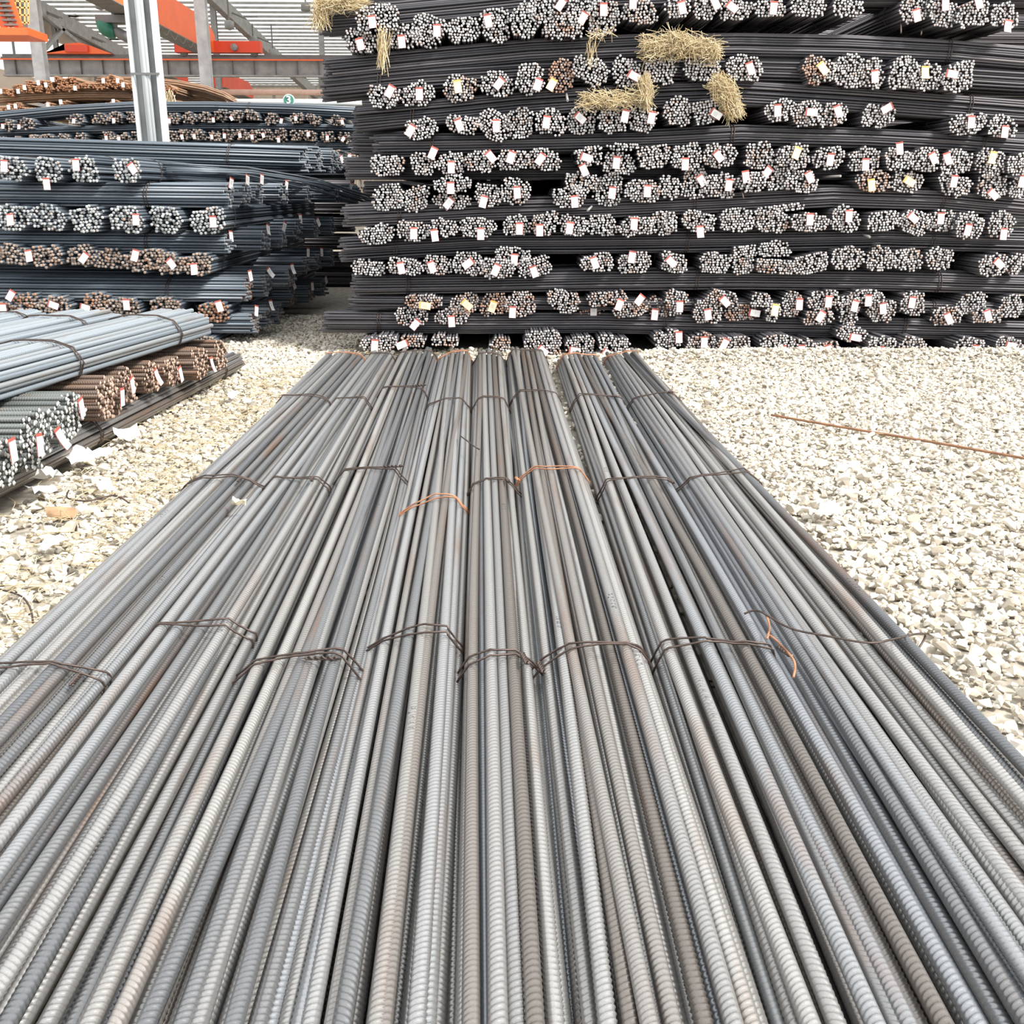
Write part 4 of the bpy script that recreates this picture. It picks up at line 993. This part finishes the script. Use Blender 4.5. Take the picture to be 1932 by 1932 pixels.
r3 = [(4, 172), (18, 174), (35, 165), (55, 158), (52, 170), (75, 157), (70, 168), (90, 158), (92, 168), (105, 150), (114, 163), (122, 153), (130, 165), (137, 151), (145, 163), (160, 162),
      (180, 162), (197, 162), (199, 152), (210, 147), (214, 160), (225, 155), (230, 162), (243, 163), (316, 165), (328, 172)]
px_list_bundles('top', sorted(r3), YR, 20, 17, RM, 'far rusty stack ends', 'far rusty stack', r=.024, sp=.055, tags={0: (5, 173, 0), 2: (38, 173, 0), 4: (50, 166, 0), 6: (76, 157, 0), 9: (103, 151, 0), 11: (112, 110, 0) if False else (90, 161, 0), 14: (145, 167, 0), 17: (198, 153, 0), 21: (225, 153, 0), 23: (235, 161, 0)})
r4 = [(4, 205), (20, 200), (28, 208), (33, 197), (48, 206), (62, 207), (75, 208), (92, 199), (98, 206), (118, 194), (117, 202), (132, 206), (150, 206), (168, 203), (180, 199), (193, 201), (205, 197), (215, 193), (232, 197)]
px_list_bundles('lower', r4, YR, 19, 14, [M['rusty'], M['end_brown']], 'far rusty stack ends', 'far rusty stack', r=.024, sp=.055, tags={1: (20, 203, 0), 3: (33, 201, 0), 7: (94, 199, 0), 9: (118, 193, 0), 13: (176, 202, 0), 15: (195, 200, 0), 17: (217, 192, 0), 18: (234, 199, 0)})
for k, pth in enumerate([[(-60, 180), (0, 181), (80, 176), (160, 173), (250, 174)], [(-60, 192), (0, 190), (80, 184), (160, 181), (250, 182)]]):
    seed += 1; path = [Vector((P(x, y, Y=YR + .4).x, YR + .5, P(x, y, Y=YR + .4).z)) for x, y in pth]
    long_bundle('rebar_bundle', f'long brown bundle under the far rusty ends, {["upper", "lower"][k]} of two', 'long bundles crossing the far rusty stack', path, .5, .2, .024, .055, RM, 0, seed)
for k, pth in enumerate([[(190, 150), (280, 152), (340, 158), (390, 168), (425, 180), (443, 190)], [(200, 158), (290, 160), (350, 167), (390, 177), (425, 189)], [(200, 172), (300, 174), (370, 184), (420, 192)],
                         [(0, 160), (60, 152), (120, 150), (190, 156), (250, 166)]]):
    seed += 1; path = [Vector((P(x, y, Y=YR + 1).x, YR + .9 + k * .35, P(x, y, Y=YR + .9).z)) for x, y in pth]
    long_bundle('rebar_bundle', f'tan rusty bundle drooping to the right on far rusty stack, {["topmost", "second", "third", "leftmost"][k]} one', 'drooping tan bundles', path, .42, .20, .024, .055, [M['rusty'], M['rusty']], 0, seed)

# the rows too far and too many to keep apart, and a stack added to block sky showing through the right one, as one object
for k in range(17):
    seed += 1; zc = .15 + k * .275
    t = long_bundle('rebar_bundle', 'x', 'x', [(-2.1 + random.uniform(-.1, .1), YS + 9.6, zc), (3, YS + 9.6, zc + .03), (11.5, YS + 9.6, zc)], .5, .29, .016, .036, [M['dark'], M['end_brown']], 0, seed)
    COLL.append(t.children[0])
for p_, a_ in FARTAG:
    t = thing('x', 'x', 'x', p_ - Vector((0, .12, 0))); COLL.append(obj('bars', mk_mesh('bars', [(-.04, 0, -.055), (.04, 0, -.055), (.04, 0, .055), (-.04, 0, .055)], [(0, 1, 2, 3)], None, [M['paper']], 0, 0, [0] * 4), t))
join_stuff('rebar_bundle', COLL, kind='stuff', label='heaped small bundles of the far rusty stack, and added dark ones behind right stack', category='rebar bundle')

# ------------------------------------------------------------------ shed: columns, crane runway, cranes, roof
def H_column(label, px_top, px_bot, Y, wpx, ztop, light=False, z0=0.0, name='steel_column'):
    a = P(px_bot[0], px_bot[1], Y=Y); w = wpx * scale_at(a)
    t = thing(name, label, 'column', (a.x, Y, z0), None)
    m = M['galv']; h = ztop - z0
    obj('flange', boxes('flange', [(-w / 2, w / 2, -w * .5, -w * .44, 0, h)], [m]), t)
    obj('flange', boxes('flange', [(-w / 2, w / 2, w * .44, w * .5, 0, h)], [m]), t)
    obj('web', boxes('web', [(-w * .04, w * .04, -w * .44, w * .44, 0, h)], [m]), t)
    return t
Yc = 16.0; pb = P(291, 272, Y=Yc); w = 50 * scale_at(pb)
colm = thing('steel_column', 'tall pale steel column with white downpipes standing behind the left stack', 'column', (pb.x, Yc, 0)); TOP = 12.5
obj('flange', boxes('flange', [(-w * .5, -w * .40, -.13, .13, 0, TOP)], [M['white_metal']]), colm, label='pale left flange')
obj('flange', boxes('flange', [(w * .42, w * .5, -.13, .13, 0, TOP)], [M['white_metal']]), colm, label='pale right flange')
obj('web', boxes('web', [(-w * .4, w * .42, -.02, .02, 0, TOP)], [M['galv']]), colm)
for k, x in enumerate((-w * .02, w * .10)):
    obj('downpipe', tubes(np.array([[(x, -.10, 0), (x, -.10, TOP / 2), (x, -.10, TOP)]]), .045 if k == 0 else .03, 12, 'Z', True, None, mats=[M['white_metal']], endmat=0), colm)
for z in (1.2, 3.05, 5.0, 7.0):
    obj('pipe_clamp', boxes('pipe_clamp', [(-w * .5, w * .55, -.15, -.135, z, z + .03)], [M['galv_dark']]), colm)
YG = 45.0
g0, g1 = P(10, 143, Y=YG), P(10, 108, Y=YG); xr = 18.0
gird = thing('crane_runway', 'grey crane runway girder with orange rail line spanning the shed', 'crane girder', (g0.x, YG, g0.z))
GL = xr - g0.x; GH = g1.z - g0.z
obj('web', boxes('web', [(0, GL, -.02, .02, .05, GH - .05)], [M['galv']]), gird)
obj('flange', boxes('flange', [(0, GL, -.22, .22, GH - .06, GH)], [M['galv_dark']]), gird)
obj('flange', boxes('flange', [(0, GL, -.2, .2, -.02, .04)], [M['galv']]), gird)
obj('rail', boxes('rail', [(0, GL, -.05, .05, GH, GH + .12)], [M['galv_dark']]), gird)
obj('conductor_rail', boxes('conductor_rail', [(0, GL, -.30, -.26, GH - .12, GH - .07)], [M['orange']]), gird, label='orange conductor rail')
sm = boxes('stiffener', [(-.012, .012, -.16, -.02, .04, GH - .06)], [M['galv_dark']])
for k in range(int(GL / .86)): obj('stiffener', sm, gird, (k * .86 + .5, 0, 0))
H_column('grey column in front of the runway girder near the left edge', None, (80, 149), 36, 21, 11.9)
H_column('grey column in front of the runway girder, right of the pale column', None, (391, 165), 36, 20, 11.9)
H_column('thin grey column behind the runway girder below the crane end', None, (409, 108), 58, 10, 10.9)
H_column('grey column behind the girder beside the right stack', None, (608, 110), 52, 9, 11.3)
H_column('stout lower column under the girder beside the right stack', None, (609, 175), 46, 12, P(608, 143, Y=46).z)
H_column('short column below the girder, left of the numbered sign', None, (428, 170), 60, 8, 6.0)
H_column('short column below the girder, right of the numbered sign', None, (567, 180), 62, 6, 6.0)
XW = -23.0
for k, (x, yb, wd) in enumerate([(108, 106, 8), (178, 106, 8), (220, 106, 9), (236, 106, 5)]):
    q = P(x, yb, X=XW + .4); H_column(f'wall column by the beige side wall, {["first", "second", "third", "fourth"][k]} from left', None, (x, yb), q.y, wd * 1.0, 14 - .053 * q.y)
# crossed braces between wall columns
br = thing('wall_brace', 'pair of crossed grey braces before the beige side wall', 'brace', P(120, 60, X=XW + 1))
o_ = Vector(br.location)
for (a, b) in (((80, 25), (180, 108)), ((85, 92), (160, 8))):
    A, B = P(*a, X=XW + 1), P(*b, X=XW + 1); beam('brace_bar', A - o_, B - o_, .18, .18, M['galv'], br)
def roofz(y): return 14 - .053 * y
Y1, Y2 = 34.0, 86.0
# corrugated roof sheets
def corr():
    n = int((23.2 + 26) / .25); V = []; Q = []
    for i in range(n + 1):
        x = -23.2 + i * .25; dz = .035 * (i % 2)
        V += [(x, Y1, roofz(Y1) + dz), (x, Y2, roofz(Y2) + dz)]
    for i in range(n): Q.append((2 * i, 2 * i + 1, 2 * i + 3, 2 * i + 2))
    return mk_mesh('roof_sheet', V, Q, None, [M['roof_trans']], 0, None, None, False)
ceil = obj('ceiling', None, kind='structure', label='corrugated shed roof on steel purlins')
obj('roof_sheet', corr(), ceil)
pm = boxes('purlin', [(-23.2, 26, -.05, .05, -.125, -.02)], [M['galv']])
y = Y1 + .5
while y < Y2: obj('purlin', pm, ceil, (0, y, roofz(y))); y += 1.05
ra_ = [(P(420, 0, Y=58.1).x, P(560, 110, Y=74.4).x), (P(420, 0, Y=58.1).x - 9.5, None), (XW + .6, None), (P(420, 0, Y=58.1).x + 12, None), (P(420, 0, Y=58.1).x + 24, None)]
for x0, x1 in ra_:
    x1 = x0 if x1 is None else x1
    dx = (x1 - x0) / (74.4 - 58.1) * 0
    beam('rafter', (x0 + .3, Y1, roofz(Y1) - .65), (x0 + .3, Y2, roofz(Y2) - .65), .35, .7, M['galv'], ceil)
    for k in range(14):
        yy = Y1 + 2 + k * 3.1; beam('fly_brace', (x0 + .3 - .9, yy, roofz(yy) - .3), (x0 + .3 + .9, yy + .2, roofz(yy) - 1.0) if k % 2 else (x0 + .3 + .9, yy, roofz(yy) - .3), .06, .06, M['galv_dark'], ceil)
s0, s1 = P(392, 22, Y=58), P(460, 82, Y=70)
for k in range(9):
    t0 = k / 9; y0_ = 57.8 + (70.5 - 57.8) * t0; x0_ = s0.x + .3
    ob = obj('skylight_panel', boxes('skylight_panel', [(-.5, .5, 0, 1.2, -.03, 0)], [M['skylight']]), ceil, (x0_, y0_, roofz(y0_ + .6) - .01))
for (x, y_) in ((433, 52), (478, 80), (515, 103), (577, 18), (190, 14)):
    yl = 52 if y_ < 60 else 62; q = P(x, y_, Y=yl); lm = thing('high_bay_lamp', {433: 'small round lamp hanging beside the bright skylight strip', 478: 'small lamp hanging below the skylight strip', 515: 'small lamp hanging just above the girder', 577: 'high lamp hanging near the right stack top', 190: 'lamp hanging near the orange crane at left'}[x], 'lamp', q)
    obj('rod', boxes('rod', [(-.03, .03, -.03, .03, .2, roofz(yl) - .4 - q.z)], [M['galv_dark']]), lm)
    obj('shade', tubes(np.array([[(0, 0, -.05), (0, 0, .1), (0, 0, .25)]]), .22, 12, 'Z', True, None, mats=[M['galv']], endmat=0), lm)
# side wall with a window band, far wall
zt = P(80, 68, X=XW).z; zt2 = P(140, 90, X=XW).z
wl = obj('wall_left', boxes('wall_left', [(XW - .2, XW, 30, 86, zt, 12.5), (XW - .2, XW, 30, 86, 0, zt - 2.2), (XW - .2, XW, P(140, 92, X=XW).y, 86, zt - 2.2, zt)], [M['beige']]), kind='structure')
for k, yy in enumerate(range(32, 66, 4)):
    wn = obj('window_%d' % (k + 1), boxes('w', [(XW - .15, XW - .05, yy, yy + .08, zt - 2.2, zt)], [M['galv_dark']]), kind='structure')
wb = obj('wall_back', None, kind='structure', label='far corrugated beige wall')
pnl = boxes('panel', [(0, 1.18, 0, .1, 0, 9.6), (.3, .38, -.05, 0, 0, 9.6), (.8, .88, -.05, 0, 0, 9.6)], [M['beige']])
for k in range(41): obj('wall_panel', pnl, wb, (-23 + k * 1.2, 86, 0))
# pipes below the girder
for lab, y, x0, x1, Yp, rr, mt in (('pinkish pipe running level under the runway girder', 174, 418, 612, 40, .10, 'pipe'), ('pale rail above the far grey stack beside the numbered sign', 193, 436, 700, 30, .09, 'white_metal')):
    a, b = P(x0, y, Y=Yp), P(x1, y, Y=Yp)
    obj('pipe', tubes(np.array([[(0, 0, 0), ((b.x - a.x) / 2, 0, 0), (b.x - a.x, 0, 0)]]), rr, 10, 'X', True, None, mats=[M[mt]], endmat=0), (pt_ := thing('pipe_run', lab, 'pipe', a)))
    for xx in (.2, (b.x - a.x) / 2, b.x - a.x - .2): obj('post', boxes('post', [(xx - .05, xx + .05, rr, rr + .1, -a.z, .05)], [M['galv']]), pt_)
# numbered sign
ps_ = P(545, 189, Y=29.5); rr = 11 * scale_at(ps_)
sg = thing('number_sign', 'round green sign with white rim and the number 3', 'sign', ps_)
def disc(name, r, y, mat, n=32, th=.03):
    return obj(name, tubes(np.array([[(0, y, 0), (0, y + th / 2, 0), (0, y + th, 0)]]), r, n, 'Y', True, None, 0.0, [mat], 0, name, smooth=False), sg)
disc('rim', rr, 0, M['white_metal']); disc('face', rr * .84, -.02, M['sign_green'])
obj('numeral', text_mesh('3', 'numeral', M['white_metal'], size=rr * 1.7, extrude=.01, align_x='CENTER', align_y='CENTER', offset=.008), sg, (0, -.035, 0), (math.pi / 2, 0, 0), label='white numeral 3')
obj('post', boxes('post', [(-.04, .04, .03, .11, -ps_.z, 0)], [M['galv']]), sg)
# cranes
def crane(label, xpx, Ye, zb, hh, wdt, Yn, mat, endcar=True, hoist=False, zoff=0):
    a = P(*xpx, Y=Ye); t = thing('overhead_crane', label, 'crane', (a.x, Ye, zb))
    V = []; Q = []
    secs = [(0, .55, .0), (-1.1, 1.0, 0), (-(Ye - Yn), 1.0, 0)]
    for (y, k, _) in secs:
        V += [(-wdt / 2, y, hh * (1 - k) * .2), (wdt / 2, y, hh * (1 - k) * .2), (wdt / 2, y, hh * (.2 * (1 - k) + k)), (-wdt / 2, y, hh * (.2 * (1 - k) + k))]
    for i in range(2):
        b = i * 4
        for k in range(4): Q.append((b + k, b + (k + 1) % 4, b + 4 + (k + 1) % 4, b + 4 + k))
    Q += [(3, 2, 1, 0), (8, 9, 10, 11)]
    obj('box_girder', mk_mesh('box_girder', V, Q, None, [mat], 0, None, None, False), t)
    obj('lower_flange', boxes('lower_flange', [(-wdt * .7, wdt * .7, -(Ye - Yn), -.9, -.03, 0)], [M['galv_dark']]), t)
    if endcar:
        obj('end_carriage', boxes('end_carriage', [(-1.3, 2.1, -.25, .25, .08, .50)], [M['red']]), t)
        for x in (-1.0, 1.8): obj('wheel', tubes(np.array([[(x, -.1, .08), (x, 0, .08), (x, .1, .08)]]), .14, 12, 'Y', True, None, mats=[M['galv_dark']], endmat=0), t)
        obj('drive_motor', tubes(np.array([[(1.1, -.5, .25), (1.1, -.4, .25), (1.1, -.25, .25)]]), .13, 10, 'Y', True, None, mats=[M['galv']], endmat=0), t)
    return t
zc_ = g1.z + .1
cr1 = crane('large orange overhead crane beam running towards the viewer behind the pale column', (395, 105), YG, zc_, 1.15, .55, 18, M['orange'])
for k in range(8):                                    # festoon cable loops under the beam
    pts = [(.42, -3 - k * 1.0 - j / 6, -.05 - .22 * math.sin(math.pi * j / 6)) for j in range(7)]
    obj('festoon_cable', wire_mesh('festoon_cable', pts, .014, M['galv_dark'], sides=4), cr1)
hy = 35.0; hp = P(214, 38, Y=hy); hz = zc_
ho = thing('hoist', 'green electric hoist hanging under the orange crane beam', 'hoist', (P(214, 30, Y=hy).x, hy, hz))
def drum(name, r, L, loc, mat):
    ys = [0, .12 * L, .3 * L, .7 * L, .88 * L, L]; rs_ = [.45, .85, 1, 1, .85, .45]; V = []; Q = []; n = 16
    for y, k in zip(ys, rs_):
        for a in range(n): V.append((loc[0] + (y - L / 2) * .8 , loc[1] + r * k * math.cos(a * 2 * math.pi / n), loc[2] + r * k * math.sin(a * 2 * math.pi / n) - (y - L / 2) * .35))
    for i in range(5):
        for a in range(n): Q.append((i * n + a, i * n + (a + 1) % n, (i + 1) * n + (a + 1) % n, (i + 1) * n + a))
    T = [(len(V), a, (a + 1) % n) for a in range(n)] + [(len(V) + 1, 5 * n + a, 5 * n + (a + 1) % n) for a in range(n)]
    V += [(loc[0] - L / 2 * .8, loc[1], loc[2] + L / 2 * .35), (loc[0] + L / 2 * .8, loc[1], loc[2] - L / 2 * .35)]
    return obj(name, mk_mesh(name, V, Q, T, [mat], 0, 0), ho)
drum('motor', .26, .65, (-.25, 0, -.42), M['green']); drum('drum', .17, .75, (.25, 0, -.62), M['galv_dark'])
obj('trolley', boxes('trolley', [(-.5, .5, -.2, .2, -.28, -.06), (-.08, .08, -.05, .05, -.5, -.28), (-.05, .05, -.05, .05, -.07, .02)], [M['galv_dark']]), ho)
a = P(90, 108, Y=YG); fc = thing('overhead_crane', 'low orange crane end sitting on the runway girder between the left columns', 'crane', (a.x, YG, zc_)); u = scale_at(a)
def prism(name, prof, y0, y1, mat):
    n = len(prof); V = [(x, y0, z) for x, z in prof] + [(x, y1, z) for x, z in prof]
    Q = [(i, (i + 1) % n, n + (i + 1) % n, n + i) for i in range(n)]
    T = [(0, i + 1, i) for i in range(1, n - 1)] + [(n, n + i, n + i + 1) for i in range(1, n - 1)]
    return mk_mesh(name, V, Q, T, [mat], 0, 0, None, False)
obj('box_girder', prism('box_girder', [(0, 0), (126 * u, 0), (90 * u, 13 * u), (68 * u, 19 * u), (40 * u, 17 * u), (40 * u, 6 * u), (0, 4 * u)], -.35, .25, M['orange']), fc)
obj('end_carriage', boxes('end_carriage', [(42 * u, 84 * u, -.5, -.36, .05, .30)], [M['red']]), fc)
_c1 = crane('far red crane beam low behind the tan bundles', (345, 158), 60, P(345, 158, Y=60).z, .8, .6, 56, M['red'], False)
crane('red crane part beside the left edge of the right stack', (690, 112), YG, zc_, .9, .6, 42, M['red'], False)
_c2 = crane('small red crane far off, left of the numbered sign', (470, 190), 70, P(470, 188, Y=70).z, .9, .6, 62, M['red'], False)
for c_ in (_c1, _c2): obj('support_leg', boxes('support_leg', [(-.2, .2, -.3, .1, -c_.location.z, -.05)], [M['galv']]), c_)
# orange stair and caged platform at the top left corner
sp_ = thing('crane_platform', 'orange service platform with stair and yellow cage, top left corner', 'platform', P(30, 58, Y=33)); so = Vector(sp_.location)
def L_(px, py, dy=0): return P(px, py, Y=33 + dy) - so
obj('deck', boxes('deck', [(L_(-60, 60).x, L_(66, 60).x, -.5, .9, -.18, .02)], [M['orange']]), sp_)
beam('stringer', L_(14, -12), L_(36, 52), .06, .25, M['orange'], sp_); beam('stringer', L_(-12, -12), L_(10, 52), .06, .25, M['orange'], sp_)
for k in range(7):
    y = -5 + k * 8.8; A, B = L_(-9 + (y + 5) * .36, y), L_(17 + (y + 5) * .36, y); beam('step', A, B, .3, .05, M['galv_dark'], sp_)
for x in (29, 38, 47, 54): beam('cage_bar', L_(x, -5), L_(x, 46), .04, .04, M['yellow'], sp_)
for y in (2, 14, 28, 42): beam('cage_hoop', L_(28, y), L_(55, y + 1), .04, .04, M['yellow'], sp_)
bl = swath([(318, 183), (319, 197)], 27.5, .1, 60, .4, rs, 2, r=.012)
straw('straw_clump', 'straw tuft hanging under the far rusty ends beside the pale column', bl)
